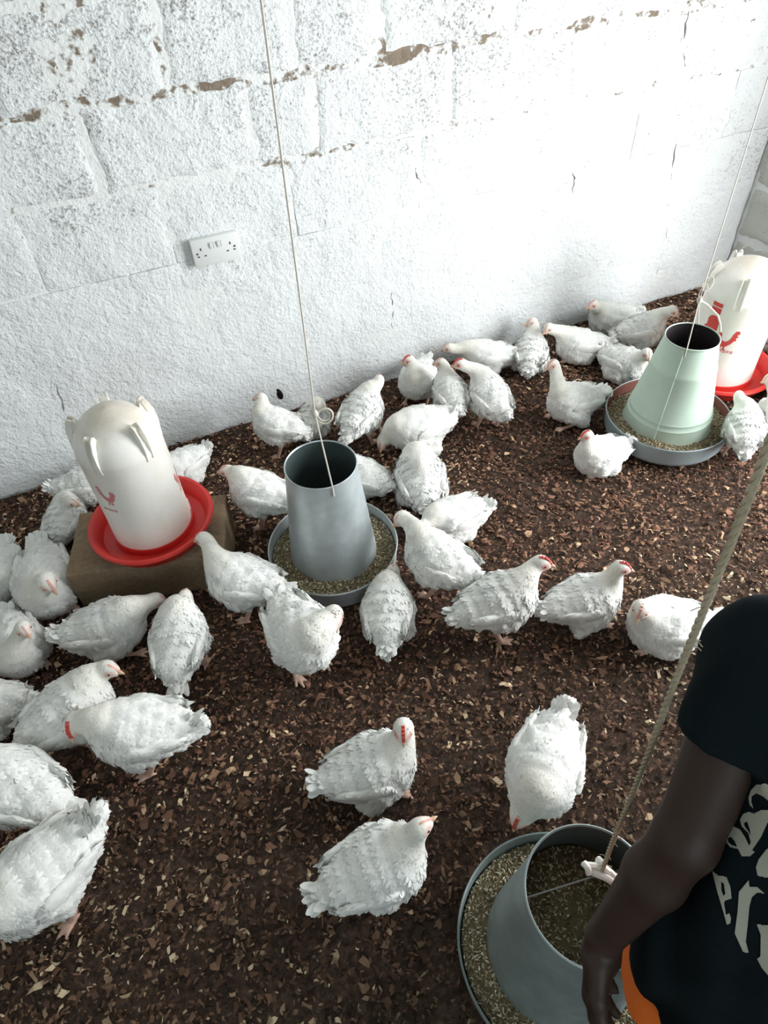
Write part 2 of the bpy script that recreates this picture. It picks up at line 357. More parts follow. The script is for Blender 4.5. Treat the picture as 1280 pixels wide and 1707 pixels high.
def floor_h(x, y):
    return 0.010 * noise.noise(Vector((x * 3.1, y * 3.1, 1))) + 0.006 * noise.noise(Vector((x * 11, y * 11, 4)))
def make_floor():
    x0, x1, y0, y1 = LEFT_X, CORNER_X, FRONT_Y, WALL_Y + 0.02; n = 170; V = []; m = 140
    for j in range(m + 1):
        for i in range(n + 1):
            x = x0 + (x1 - x0) * i / n; y = y0 + (y1 - y0) * j / m
            V.append((x, y, floor_h(x, y) - 0.008 + 0.006 * noise.noise(Vector((x * 40, y * 40, 2)))))
    F = [(j * (n + 1) + i, j * (n + 1) + i + 1, (j + 1) * (n + 1) + i + 1, (j + 1) * (n + 1) + i) for j in range(m) for i in range(n)]
    return tag(link('floor', mesh_np('floor', V, F, [M_SOIL], True)), kind='structure')
floor = make_floor()
def make_litter():
    N = 130000
    x = rng.uniform(-1.25, CORNER_X - 0.01, N); y = rng.uniform(-0.5, WALL_Y - 0.005, N)
    z = np.array([floor_h(a, b) for a, b in zip(x, y)]) + rng.uniform(-0.004, 0.006, N)
    L = rng.lognormal(math.log(0.0085), 0.48, N).clip(0.003, 0.024); Wd = L * rng.uniform(0.22, 0.7, N)
    yaw = rng.uniform(0, 2 * PI, N); tx = rng.normal(0, 0.24, N); ty = rng.normal(0, 0.24, N); curl = rng.uniform(-0.1, 0.5, N) * L
    base = np.array([[-.5, -.5], [-.5, .5], [0, -.55], [0, .55], [.5, -.42], [.5, .42]])
    P = np.zeros((N, 6, 3)); jit = rng.uniform(0.35, 1.5, (N, 6))
    P[:, :, 0] = base[:, 0] * L[:, None] * jit; P[:, :, 1] = base[:, 1] * Wd[:, None] * jit
    P[:, 2:4, 2] += curl[:, None] * 0.5
    P[:, :, 2] += P[:, :, 0] * np.tan(tx)[:, None] + P[:, :, 1] * np.tan(ty)[:, None]
    c, s = np.cos(yaw)[:, None], np.sin(yaw)[:, None]
    X = P[:, :, 0] * c - P[:, :, 1] * s; Y = P[:, :, 0] * s + P[:, :, 1] * c
    V = np.stack([X + x[:, None], np.minimum(Y + y[:, None], WALL_Y - 0.002), P[:, :, 2] + z[:, None]], -1).reshape(-1, 3)
    F = (np.arange(N)[:, None, None] * 6 + np.array([[0, 2, 3, 1], [2, 4, 5, 3]])).reshape(-1, 4)
    pal = np.array([(0.024, 0.016, 0.013), (0.052, 0.030, 0.022), (0.095, 0.055, 0.040), (0.16, 0.10, 0.07), (0.29, 0.20, 0.14), (0.48, 0.38, 0.28)])
    patch = np.array([noise.noise(Vector((a * 2.2, b * 2.2, 8))) for a, b in zip(x, y)])
    q = rng.random(N) + 0.18 * patch
    k = np.select([q < 0.26, q < 0.55, q < 0.78, q < 0.90, q < 0.965], [0, 1, 2, 3, 4], 5)
    damp_and_falloff = np.clip((.95 - y) / .75 + patch * .5, 0, 1)[:, None]  # damp near litter; light falloff and haze also painted into the flake colours
    C = pal[k] * rng.uniform(0.75, 1.25, (N, 1)) * (np.where((k < 3)[:, None], np.array([2.55, 2.28, 2.05]), np.array([1.6, 1.46, 1.30])) * (1 - damp_and_falloff) + np.array([.86, .93, .84]) * damp_and_falloff); C = np.repeat(C, 6, 0)
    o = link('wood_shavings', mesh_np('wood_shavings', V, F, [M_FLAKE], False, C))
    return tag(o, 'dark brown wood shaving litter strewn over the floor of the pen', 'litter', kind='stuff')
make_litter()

# ------------------------------------------------------------------ implicit surfaces for bodies
def smin(a, b, k):
    h = np.maximum(k - np.abs(a - b), 0) / k; return np.minimum(a, b) - h * h * k * 0.25
def ell(P, c, r, R=None):
    q = P - c
    if R is not None: q = q @ R
    q0 = q / r; k0 = np.sqrt((q0 * q0).sum(-1)); k1 = np.sqrt(((q0 / r) ** 2).sum(-1)) + 1e-9
    return k0 * (k0 - 1) / k1
def cone(P, a, b, ra, rb):
    a = np.asarray(a, float); b = np.asarray(b, float); ab = b - a; t = np.clip(((P - a) @ ab) / (ab @ ab + 1e-12), 0, 1)
    return np.sqrt(((P - a - t[..., None] * ab) ** 2).sum(-1)) - (ra + (rb - ra) * t)
def rotz(a): c, s = math.cos(a), math.sin(a); return np.array([[c, -s, 0], [s, c, 0], [0, 0, 1.]])
def roty(a): c, s = math.cos(a), math.sin(a); return np.array([[c, 0, s], [0, 1, 0], [-s, 0, c]])
def rotx(a): c, s = math.cos(a), math.sin(a); return np.array([[1, 0, 0], [0, c, -s], [0, s, c]])
def polygonise(fun, lo, hi, h, margin=0.03):
    lo = np.asarray(lo, float); nb = np.maximum(1, np.ceil((np.asarray(hi) - lo) / (4 * h)).astype(int)); n = nb * 4
    bi = np.stack(np.meshgrid(*[np.arange(k) for k in nb], indexing='ij'), -1).reshape(-1, 3)
    d = fun(lo + (bi * 4 + 1.5) * h); act = np.abs(d) < 4 * h + margin
    G = np.where(d < 0, -1.0, 1.0).reshape(nb); G = np.repeat(np.repeat(np.repeat(G, 4, 0), 4, 1), 4, 2).astype(np.float32)
    sub = np.stack(np.meshgrid(*[np.arange(4)] * 3, indexing='ij'), -1).reshape(-1, 3)
    I = bi[act][:, None, :] * 4 + sub; v = fun(lo + I.reshape(-1, 3) * h); I = I.reshape(-1, 3); G[I[:, 0], I[:, 1], I[:, 2]] = v
    S = G < 0; c = np.zeros(n - 1, np.int8)
    cs = [(a, b, e) for a in (0, 1) for b in (0, 1) for e in (0, 1)]
    for a, b, e in cs: c += S[a:n[0] - 1 + a, b:n[1] - 1 + b, e:n[2] - 1 + e]
    cell = np.argwhere((c > 0) & (c < 8)); acc = np.zeros((len(cell), 3)); cnt = np.zeros(len(cell))
    for i, p in enumerate(cs):
        for ax in range(3):
            if p[ax]: continue
            q = list(p); q[ax] = 1; A = cell + np.array(p); B = cell + np.array(q)
            va = G[A[:, 0], A[:, 1], A[:, 2]]; vb = G[B[:, 0], B[:, 1], B[:, 2]]; m = (va < 0) != (vb < 0)
            t = np.where(m, va / np.where(m, va - vb, 1), 0); pt = np.tile(np.array(p, float), (len(cell), 1)); pt[:, ax] += t
            acc[m] += pt[m]; cnt[m] += 1
    V = lo + (cell + acc / cnt[:, None]) * h
    idx = -np.ones(n - 1, np.int64); idx[cell[:, 0], cell[:, 1], cell[:, 2]] = np.arange(len(cell)); F = []
    for ax in range(3):
        u, w = (ax + 1) % 3, (ax + 2) % 3
        a = [slice(0, n[0]), slice(0, n[1]), slice(0, n[2])]; b = list(a); a[ax] = slice(0, n[ax] - 1); b[ax] = slice(1, n[ax])
        E = np.argwhere(S[tuple(a)] != S[tuple(b)]); E = E[(E[:, u] > 0) & (E[:, w] > 0) & (E[:, u] < n[u] - 1) & (E[:, w] < n[w] - 1)]
        q = []
        for du, dw in ((1, 1), (0, 1), (0, 0), (1, 0)):
            e = E.copy(); e[:, u] -= du; e[:, w] -= dw; q.append(idx[e[:, 0], e[:, 1], e[:, 2]])
        q = np.stack(q, 1); flip = S[E[:, 0], E[:, 1], E[:, 2]] == False; q[flip] = q[flip][:, ::-1]; F.append(q)
    F = np.concatenate(F); F = F[(F >= 0).all(1)]
    return V, F
def normals_of(fun, V, e=0.0015):
    g = np.stack([fun(V + np.eye(3)[i] * e) - fun(V - np.eye(3)[i] * e) for i in range(3)], -1)
    return g / (np.linalg.norm(g, axis=1)[:, None] + 1e-9)

def soft_normals(N, D, S, prof):
    w = N[:, None] + D[:, None] * ((prof[:, 0] - .3) * .28)[None, :, None] + S[:, None] * (prof[:, 1] * .5)[None, :, None] + rng.normal(0, .05, (len(N), 1, 3))
    w = w.reshape(-1, 3); return w / (np.linalg.norm(w, axis=1)[:, None] + 1e-9)
def feather_cards(P, N, D, L, W, lift, col):
    """one small curved vane per point: P root, N surface normal, D direction it lies along"""
    D = D - N * (D * N).sum(1)[:, None]; D /= np.linalg.norm(D, axis=1)[:, None] + 1e-9; S = np.cross(N, D)
    prof = np.array([[0, -.28, 0], [0, .28, 0], [.45, -.5, 1], [.45, .5, 1], [.8, -.42, 1.5], [.8, .42, 1.5], [1.0, -.12, 1.35], [1.0, .12, 1.35]])
    V = P[:, None] + D[:, None] * (prof[:, 0] * L[:, None])[..., None] + S[:, None] * (prof[:, 1] * W[:, None])[..., None] \
        + N[:, None] * ((prof[:, 2] * lift[:, None]) - np.abs(prof[:, 1]) * W[:, None] * 0.35)[..., None]
    n = len(P); F = (np.arange(n)[:, None, None] * 8 + np.array([[0, 2, 3, 1], [2, 4, 5, 3], [4, 6, 7, 5]])).reshape(-1, 4)
    return V.reshape(-1, 3), F, np.repeat(col, 8, 0), soft_normals(N, D, S, prof)

# ------------------------------------------------------------------ chickens
def bez(p0, p1, p2, p3, t): return p0 * (1 - t) ** 3 + 3 * p1 * t * (1 - t) ** 2 + 3 * p2 * t * t * (1 - t) + p3 * t ** 3
WHITE = np.array([0.83, 0.83, 0.80])
def make_chicken(c, d, h, hz, look, pose, label, s=0.9, lp=-0.1, red=0.6, pitch=None, group=None, dirt=0.5, tail=0.5, leg=0.0, fine=0.0052, shift=(0, 0)):
    stand = pose == 'stand'; s = s * .76; hz = hz * .84
    zc = {'stand': 0.208, 'crouch': 0.126, 'sit': 0.092}[pose] * s
    if pitch is None: pitch = {'stand': 0.22, 'crouch': 0.16, 'sit': 0.08}[pose]
    C = at(c[0], c[1], zc) + np.array([shift[0], shift[1], 0]); d2 = at(c[0] + d[0], c[1] + d[1], zc) - at(c[0], c[1], zc); yaw = math.atan2(d2[1], d2[0])
    if abs(d[0]) + abs(d[1]) > 0: 
        k = 20.0; d2 = at(c[0] + d[0] * k, c[1] + d[1] * k, zc) - at(c[0], c[1], zc); yaw = math.atan2(d2[1], d2[0])
    Hw = at(h[0], h[1], hz) + np.array([shift[0], shift[1], 0]); lk = at(h[0] + look[0] * 12, h[1] + look[1] * 12, hz) - at(h[0], h[1], hz); lyaw = math.atan2(lk[1] , lk[0]) - yaw
    g0 = floor_h(C[0], C[1]) - 0.002
    root = empty('chicken', (C[0], C[1], g0), label, 'chicken', group, yaw)
    hd = (rotz(-yaw) @ (Hw - np.array([C[0], C[1], g0]))) / s         # head in the bird's own frame, unit size
    zc = zc / s
    B = roty(-pitch); cen = np.array([0, 0, zc]); bf = lambda *p: cen + B @ np.array(p, float)
    nb = bf(.085, 0, .045); v = hd - nb; ln = np.linalg.norm(v)
    lo_, hi_ = 0.105, 0.205
    hd = nb + v / (ln + 1e-9) * min(max(ln, lo_), hi_)
    hd[2] = max(hd[2], 0.03)
    LR = rotz(lyaw) @ roty(-lp)                                        # head frame: x forward, y left, z up
    p1 = nb + B @ np.array([.045, 0, .045]); p2 = hd - LR[:, 0] * 0.03 - np.array([0, 0, .035])
    neck = [bez(nb, p1, p2, hd - LR[:, 0] * 0.006, t) for t in np.linspace(0, 1, 7)]; nr = [.058, .047, .039, .033, .029, .027, .0255]
    asym = random.uniform(-.006, .006)
    torso = [(bf(0, 0, .002), np.array([.122, .102, .096]), B), (bf(.058, 0, -.014), np.array([.082, .088, .078]), B), (bf(-.092, asym, .010), np.array([.072, .070, .058]), B),
             (bf(.035, 0, .030), np.array([.085, .082, .058]), B)]
    legs = []; thigh = []
    for sd in (1, -1):
        y = .052 * sd
        if pose == 'stand':
            st = leg * sd * 0.03
            hip = bf(-.005, y * 1.05, -.045); hock = np.array([-.024 + st * .6, y * .95, .098]); ank = np.array([.008 + st, y, .012])
            thigh += [(hip, hock + np.array([.006, 0, .022]), .050, .018)]
            legs += [(hock + np.array([.005, 0, .020]), hock, .0155, .0125), (hock, ank, .0120, .0100)]
        else:
            if pose == 'crouch': ank = np.array([.075, y * 1.2, .012]); hock = np.array([-.035, y * 1.15, .030])
            else: ank = np.array([.066, y * 1.1, .011]); hock = np.array([-.03, y * 1.1, .022])
            thigh += [(bf(.02, y * 1.25, -.035), np.array([-.03, y * 1.35, .045]), .048, .040)]
            legs += [(hock, ank, .0105, .009)]
        for a, l in ((-.5, .040), (0.02, .050), (.5, .040)):
            e = ank + np.array([math.cos(a) * l, math.sin(a) * l, -.0065]); mid = ank + np.array([math.cos(a) * l * .5, math.sin(a) * l * .5, .001])
            legs += [(ank, mid, .0092, .0080), (mid, e, .0080, .0048)]
        if pose == 'stand': legs += [(ank, ank + np.array([-.022, -.004 * sd, -.006]), .0068, .004)]
    tb = bf(-.115, asym, .020); tt = bf(-.180, asym * 1.5, .030 + .035 * tail)
    def f_torso(P):
        q = ell(P, *torso[0])
        for t in torso[1:]: q = smin(q, ell(P, *t), .035)
        q = smin(q, cone(P, tb, tt, .048, .024), .035)
        for t in thigh: q = smin(q, cone(P, *t), .030)
        return q
    def f_neck(P):
        q = None
        for i in range(6):
            k = cone(P, neck[i], neck[i + 1], nr[i], nr[i + 1]); q = k if q is None else smin(q, k, .012)
        return q
    def f_head(P):
        q = ell(P, hd, np.array([.0325, .0235, .0255]), LR); q = smin(q, ell(P, hd + LR @ np.array([.021, 0, -.007]), np.array([.0165, .0145, .013]), LR), .012)
        return q
    def f_leg(P):
        q = None
        for t in legs: k = cone(P, *t); q = k if q is None else np.minimum(q, k)
        return q
    ph = random.uniform(0, 9)
    def f_soft(P):                                                     # lumps of plumage
        x, y, z = P[..., 0] * 1.0, P[..., 1], P[..., 2]
        return .0035 * np.sin(x * 62 + ph + 2 * np.sin(y * 40)) * np.sin(y * 55 + ph * 2) + .0022 * np.sin(z * 90 + x * 47 + ph) * np.sin(x * 105 - z * 40)
    def f_all(P):
        q = smin(f_torso(P) + f_soft(P), f_neck(P), .045); q = smin(q, f_head(P), .014); q = smin(q, f_leg(P), .010)
        if pose != 'stand': q = np.maximum(q, .001 - P[..., 2])
        return q
    pts = np.array(neck + [k + .045 for k in neck] + [k - .045 for k in neck] + [neck[0], neck[-1], hd + .05, hd - .05, bf(-.2, 0, .06), bf(.15, .13, 0), bf(0, -.13, .1), (0.1, 0, -.006), (-.15, 0, 0), tt + .02, tt - .02, (.12, .1, .1), (.12, -.1, .1)])
    lo, hi = pts.min(0) - .02, pts.max(0) + .02; lo[2] = -.012
    V, F = polygonise(f_all, lo, hi, fine / s)
    # colour of skin and down
    dt, dn, dh, dl = f_torso(V), f_neck(V), f_head(V), f_leg(V)
    hl = (V - hd) @ LR
    eye = np.array([.012, 0, .004]); fm = np.sqrt(((hl - eye) ** 2 * np.array([1.1, 0.0, 1.6])).sum(1))
    face = np.clip((.0195 - fm) / .006, 0, 1) * (np.abs(hl[:, 1]) > .008) * (dh < .006)
    face = np.maximum(face, .35 * np.clip((hl[:, 0] - .023) / .005, 0, 1) * (dh < .006))
    legm = np.clip((np.minimum(dt, dn) - dl - .004) / .006, 0, 1)
    dirtm = np.clip((.085 - V[:, 2]) / .09, 0, 1) * dirt * np.clip(np.sin(V[:, 0] * 50 + ph) * .4 + .7, 0, 1) * .55
    creamy = np.clip(1 - np.minimum(dn, dh) / .02, 0, 1)[:, None]
    col = WHITE * (1 - creamy * np.array([.02, .045, .10]))
    col = col * (1 - dirtm[:, None]) + np.array([.50, .40, .30]) * dirtm[:, None]
    fc = np.array([.76, .50 - .20 * red, .44 - .20 * red]); col = col * (1 - face[:, None] * .85) + fc * face[:, None] * .85
    col = col * (1 - legm[:, None]) + np.array([.66, .43, .34]) * legm[:, None]
    mot = lambda Q: 1 - (.5 - np.array([.22, .24, .26])) * np.clip(np.sin(Q[:, 0] * 38 + ph * 3 + 2 * np.sin(Q[:, 1] * 30 + ph)) * np.sin(Q[:, 1] * 33 - Q[:, 2] * 28 + ph * 5) - .25, 0, 1)[:, None] * (.35 + .5 * dirt)
    col = col * mot(V)
    body = link('body', mesh_np('body', V * s, F, [M_CHICK], True, col), root)
    # plumage: short vanes lying back over the body and down the neck
    fcn = V[F].mean(1); dt, dn, dh, dl = f_torso(fcn), f_neck(fcn), f_head(fcn), f_leg(fcn)
    ok = (dl > .012) & (dh > .004) & (fcn[:, 2] > .02)
    ids = np.nonzero(ok)[0]; n = min(2300, len(ids)); ids = rng.choice(ids, n, replace=False)
    P = fcn[ids]; N = normals_of(f_all, P); nk = dn[ids] < dt[ids]
    back = B @ np.array([-1.0, 0, -.18]); D = np.tile(back, (n, 1)); D[:, 2] -= .45 * np.abs(P[:, 1]) / .1
    nd = neck[0] - neck[-1]; nd = nd / np.linalg.norm(nd); D[nk] = nd
    D += rng.normal(0, .22, D.shape)
    L = np.where(nk, rng.uniform(.010, .016, n), rng.uniform(.015, .025, n)); Wd = np.where(nk, .008, .0135) * rng.uniform(.8, 1.25, n)
    lift = np.where(nk, .0007, .0014) * rng.uniform(.3, 1.8, n)
    cc = WHITE * rng.uniform(.965, 1.035, (n, 1)); dm = np.clip((.07 - P[:, 2]) / .08, 0, 1)[:, None] * dirt * .4; cc = np.clip(cc * (1 - dm) + np.array([.5, .4, .3]) * dm, 0, .9)
    cc = cc * mot(P)
    cc = np.where(nk[:, None], cc * np.array([.99, .965, .91]), cc)
    pv, pf, pc, pn = feather_cards(P - N * .0002, N, D, L, Wd, lift, cc)
    tag(link('plumage', mesh_np('plumage', pv * s, pf, [M_FEATHER], True, pc, None, pn), root), kind='stuff')
    # wings, each a folded wing with its flight feathers
    for sd in (1, -1):
        drop = random.uniform(-.1, .15); WR = rotx(-.30 * sd) @ roty(-pitch * .6 + .16 + drop) @ rotz(.10 * sd)
        wc = bf(-.018, .081 * sd, .016)
        def f_w(Q, wc=wc, WR=WR, sd=sd):
            q = ell(Q, wc + WR @ np.array([.024, -.002 * sd, .000]), np.array([.056, .0205, .050]), WR)
            q = smin(q, ell(Q, wc + WR @ np.array([-.045, -.004 * sd, -.008]), np.array([.072, .0165, .038]), WR), .03)
            return q
        wl, wh = wc - .14, wc + .14
        wv, wf = polygonise(f_w, wl, wh, fine / s * 1.2, .02)
        wn = len(wv); ctr = wv[wf].mean(1); out = np.nonzero(((ctr - wc) @ WR)[:, 1] * sd > -.004)[0]; k = min(230, len(out)); sel = rng.choice(out, k, replace=False)
        P = ctr[sel]; N = normals_of(f_w, P); D = np.tile(WR @ np.array([-1.0, 0, -.22]), (k, 1)) + rng.normal(0, .12, (k, 3)); ax = ((P - wc) @ WR)[:, 0]
        Lw = np.interp(-ax, [-.09, .02, .1], [.015, .022, .030]) * rng.uniform(.85, 1.15, k)
        v1, f1, c1, n1 = feather_cards(P - N * .0002, N, D, Lw, np.full(k, .015) * rng.uniform(.8, 1.2, k), rng.uniform(.0003, .0016, k), np.clip(WHITE * rng.uniform(.965, 1.035, (k, 1)), 0, .9))
        m = 9; t = np.linspace(0, 1, m)                                # flight feathers along the lower trailing edge
        P = wc + np.stack([-.02 - .075 * t, np.full(m, -.003 * sd), -.036 + .030 * t], -1) @ WR.T; N = np.tile(WR @ np.array([0, sd, 0.1]), (m, 1))
        D = np.stack([-1 - t * .2, np.zeros(m), -.55 + .45 * t], -1) @ WR.T
        v2, f2, c2, n2 = feather_cards(P, N, D, np.full(m, .050), np.full(m, .018), np.full(m, .0008) * (1 + np.arange(m) % 2), np.clip(WHITE * rng.uniform(.9, 1.04, (m, 1)), 0, .9))
        VV = np.concatenate([wv, v1, v2]); FF = np.concatenate([wf, f1 + wn, f2 + wn + len(v1)])
        CC = np.concatenate([np.tile(WHITE, (wn, 1)), c1, c2]); link('wing', mesh_np('wing', VV * s, FF, [M_FEATHER], True, CC, None, np.concatenate([normals_of(f_w, wv), n1, n2])), root)
    # tail: a short tuft
    m = 46; a = rng.uniform(-.42, .42, m); e = rng.uniform(-.35, .75, m); tdir = (tt - tb) / np.linalg.norm(tt - tb)
    sidev = np.array([0, 1.0, 0]); upv = np.cross(tdir, sidev); upv = upv * (1 if upv[2] > 0 else -1)
    D = tdir + sidev * np.sin(a)[:, None] * .9 + upv * (e * .55)[:, None]; P = tb + (tt - tb) * rng.uniform(.05, .80, m)[:, None] + sidev * (np.sin(a) * .055)[:, None] + upv * (e * .036)[:, None]
    N = upv + sidev * np.sin(a)[:, None] * .6; N = N - D * ((N * D).sum(1) / (D * D).sum(1))[:, None]; N /= np.linalg.norm(N, axis=1)[:, None]
    v1, f1, c1, n1 = feather_cards(P, N, D, rng.uniform(.032, .052, m), rng.uniform(.018, .026, m), rng.uniform(-.004, .005, m), np.clip(WHITE * rng.uniform(.92, 1.05, (m, 1)), 0, .9))
    link('tail', mesh_np('tail', v1 * s, f1, [M_FEATHER], True, c1, None, n1), root)
    # beak, comb, wattles, eyes
    LM = Matrix([list(r) for r in LR]); hp = lambda *p: Vector(hd + LR @ np.array(p)) * s
    b = MB(); b.tube([hp(.030, 0, -.003), hp(.042, 0, -.0035), hp(.053, 0, -.009)], [.0086 * s, .0062 * s, .0012 * s], 8)
    b.tube([hp(.030, 0, -.010), hp(.040, 0, -.0105), hp(.047, 0, -.0115)], [.0065 * s, .0046 * s, .001 * s], 8); b.build('beak', M_BEAK, root)
    top = [(-.016, .0245), (-.013, .033), (-.008, .029), (-.003, .037), (.003, .030), (.009, .037), (.014, .027), (.020, .030), (.026, .019), (.034, .009), (.037, .003)]
    k = .15 + .75 * red
    surf = lambda x: float(np.interp(x, [-.016, 0, .015, .026, .034, .037], [.0215, .0255, .0228, .013, .006, .002]))
    out = [(x * s, (surf(x) + max(.003 + .002 * (red > .75), (y - surf(x)) * k)) * s) for x, y in top] + [(x * s, (surf(x) - .004) * s) for x in (.034, .024, .010, -.004, -.014)]
    M4 = Matrix.Translation(Vector(hd) * s) @ LM.to_4x4() @ Matrix(((1, 0, 0, 0), (0, 0, 1, 0), (0, 1, 0, 0), (0, 0, 0, 1)))
    MB().prism(out, (.0060 + .0045 * red) * s, M4).build('comb', M_COMB if red > .75 else M_COMB_PALE, root)
    w = MB()
    for sd in (1, -1): w.sphere(hp(.026, .007 * sd, -.0195), (.005 * s, .0034 * s, (.006 + .005 * red) * s), 8, 6, LM)
    w.build('wattle', M_COMB if red > .75 else M_COMB_PALE, root)
    for sd in (1, -1): MB().sphere(hp(.0125, .0212 * sd, .005), .0046 * s, 8, 6).build('eye', M_EYE, root)
    return root

# ------------------------------------------------------------------ flat print cut into rows so that it follows a curved surface
def inside_spans(polys, v):
    xs = []
    for P in polys:
        for (x0, y0), (x1, y1) in zip(P, P[1:] + P[:1]):
            if (y0 <= v) != (y1 <= v): xs.append(x0 + (v - y0) / (y1 - y0) * (x1 - x0))
    xs.sort(); return list(zip(xs[::2], xs[1::2]))
def fill_rows(polys, dv, du):
    vs = [p[1] for P in polys for p in P]; v = min(vs); Q = []
    while v < max(vs):
        for a, b in inside_spans(polys, v + dv / 2):
            n = max(1, int(math.ceil((b - a) / du)))
            for i in range(n):
                u0 = a + (b - a) * i / n; u1 = a + (b - a) * (i + 1) / n; Q.append([(u0, v), (u1, v), (u1, v + dv), (u0, v + dv)])
        v += dv
    return Q
def print_on_drum(name, polys, rad_at, ang0, z0, size, mat, parent):
    """print on an upright round wall: u runs round it, v up"""
    V = []; F = []
    for q in fill_rows(polys, 0.03, 0.12):
        b = len(V)
        for u, v in q:
            z = z0 + v * size; r = rad_at(z) + 0.0007; a = ang0 + u * size / r; V.append((r * math.cos(a), r * math.sin(a), z))
        F.append((b, b + 1, b + 2, b + 3))
    return link(name, mesh_np(name, V, F, [mat], False), parent)
ROOSTER = [(.02, .62), (.10, .68), (.13, .80), (.18, .72), (.21, .86), (.26, .74), (.30, .80), (.31, .62), (.36, .48), (.50, .42), (.62, .48), (.70, .62), (.74, .82), (.82, .98),
           (.96, 1.0), (1.0, .86), (.90, .80), (.98, .70), (.88, .66), (.94, .54), (.84, .50), (.76, .36), (.62, .22), (.56, .18), (.57, .06), (.66, .02), (.48, .0), (.50, .16),
           (.42, .17), (.40, .05), (.46, .0), (.30, .0), (.34, .18), (.22, .26), (.14, .40), (.13, .52), (.06, .50), (.10, .57)]
def bars(x0, y0, n, w, h, gap):          # a line of small letters too worn to read
    out = []
    for i in range(n):
        x = x0 + i * (w + gap); out += [[(x, y0), (x + w * .4, y0), (x + w * .4, y0 + h), (x, y0 + h)], [(x + w * .55, y0 + (h * .3 if i % 2 else 0)), (x + w, y0 + (h * .3 if i % 2 else 0)), (x + w, y0 + h), (x + w * .55, y0 + h)]]
    return out

# ------------------------------------------------------------------ drinkers
def drinker(loc, label, rot, tilt=(0, 0), k=1.0, prints=(), name='poultry_drinker', zk=1.08):
    r = empty(name, loc, label, 'drinker'); r.rotation_euler = (tilt[0], tilt[1], rot)
    tr = MB(); tr.lathe([(.001, .0), (.150, .0), (.158, .004), (.174, .040), (.181, .046), (.184, .043), (.181, .050), (.172, .050), (.165, .044), (.150, .012), (.118, .010), (.118, .030), (.001, .030)], 72)
    tr.build('tray', M_RED, r)
    R0, R1 = .114, .1125
    pr = [(.001, .014), (R0 - .004, .014), (R0, .018), (R0, .06), (R0 - .001, .10), (R1, .305), (R1 + .0015, .310), (R1 + .0005, .320), (R1 - .006, .348), (R1 - .018, .371), (R1 - .036, .389), (R1 - .056, .403), (.038, .411), (.020, .417), (.001, .419)]
    MB().lathe(pr, 72).build('tank', M_PLASTIC, r)
    for i in range(5):                    # paired ribs on the shoulder, standing proud of the top
        a = 2 * PI * i / 5 + .3; m = MB(); rad = Vector((math.cos(a), math.sin(a), 0)); tan = Vector((-math.sin(a), math.cos(a), 0))
        for sd in (1, -1):
            M4 = Matrix((( rad.x, 0, tan.x, tan.x * .0095 * sd), (rad.y, 0, tan.y, tan.y * .0095 * sd), (0, 1, 0, 0), (0, 0, 0, 1)))
            m.prism([(.108, .296), (.1155, .302), (.1185, .335), (.1155, .368), (.106, .395), (.098, .401), (.090, .398), (.096, .372), (.106, .340)], .0042, M4)
        M4 = Matrix(((rad.x, 0, tan.x, 0), (rad.y, 0, tan.y, 0), (0, 1, 0, 0), (0, 0, 0, 1)))
        m.prism([(.080, .380), (.097, .366), (.0975, .390), (.086, .396)], .019, M4)
        m.build('foot_lug', M_PLASTIC, r)
    MB().tube([(R0 + .0005, 0, .02), (R0 + .0005, 0, .07)], .0022, 6).build('seam', M_PLASTIC, r)
    rad_at = lambda z: float(np.interp(z, [0, .06, .10, .305], [R0, R0, R0 - .001, R1]))
    for nm, polys, ang, z, size, mat in prints: print_on_drum(nm, polys, rad_at, ang, z, size, mat, r)
    r.scale = (k, k, k * zk); return r
BASE_TOP = 0.150
blk = MB(); blk.box((0, 0, BASE_TOP / 2), (.455, .255, BASE_TOP), None, .006)
bb = blk.bm; bmesh.ops.subdivide_edges(bb, edges=bb.edges[:], cuts=7, use_grid_fill=True)
for v in bb.verts: v.co += Vector([noise.noise(v.co * 30 + Vector((k * 7, 0, 0))) * .0035 for k in range(3)])
blk_o = tag(blk.build('concrete_block', M_BLOCK, None, True, 0.6), 'brown stained concrete block lying on the litter under the red tray of the drinker', 'block')
blk_o.location = (-.150, 1.553, floor_h(-.15, 1.55) - .004); blk_o.rotation_euler = (0, 0, -.275)
# angles: direction of the camera from the drinker decides only where the print really is on the drum
W1 = (-.128, 1.560, BASE_TOP + floor_h(-.15, 1.55) - .002); W2 = (2.060, 1.535, .012)
def drum(loc, k, px, py):               # where on the drum (angle, height) a mark seen in the photograph sits
    d = ray_dir(px, py); o = np.array([-loc[0], -loc[1]]); R0 = .113 * k; a = d[0] ** 2 + d[1] ** 2; b = o @ d[:2]; c = o @ o - R0 * R0; t = (-b - math.sqrt(max(b * b - a * c, 0))) / a
    return math.atan2(o[1] + d[1] * t, o[0] + d[0] * t), (EYE + d[2] * t - loc[2]) / (k * (1.0 if k > 1 else 1.08))
def mark(nm, polys, loc, k, px, py, size, mat, rot):
    a, z = drum(loc, k, px, py); w = max(x for P in polys for x, y in P) * .5 * size / .113; h = max(y for P in polys for x, y in P) * .5 * size; return (nm, polys, a - w - rot, z - h, size, mat)
LETTERS = bars(0, 0, 5, .13, .16, .06)
drinker(W1, 'white bell drinker with red tray raised on the brown concrete block', 0, (0.0, 0.0), 1.0, [
    mark('rooster_print', [[(1 - x, y) for x, y in ROOSTER][::-1]], W1, 1, 178, 828, .058, M_PRINT_FADED, 0), mark('lettering', LETTERS, W1, 1, 184, 850, .050, M_PRINT_FADED, 0),
    mark('rooster_print', [ROOSTER], W1, 1, 294, 792, .056, M_PRINT_FADED, 0), mark('lettering', LETTERS, W1, 1, 301, 808, .050, M_PRINT_FADED, 0)])
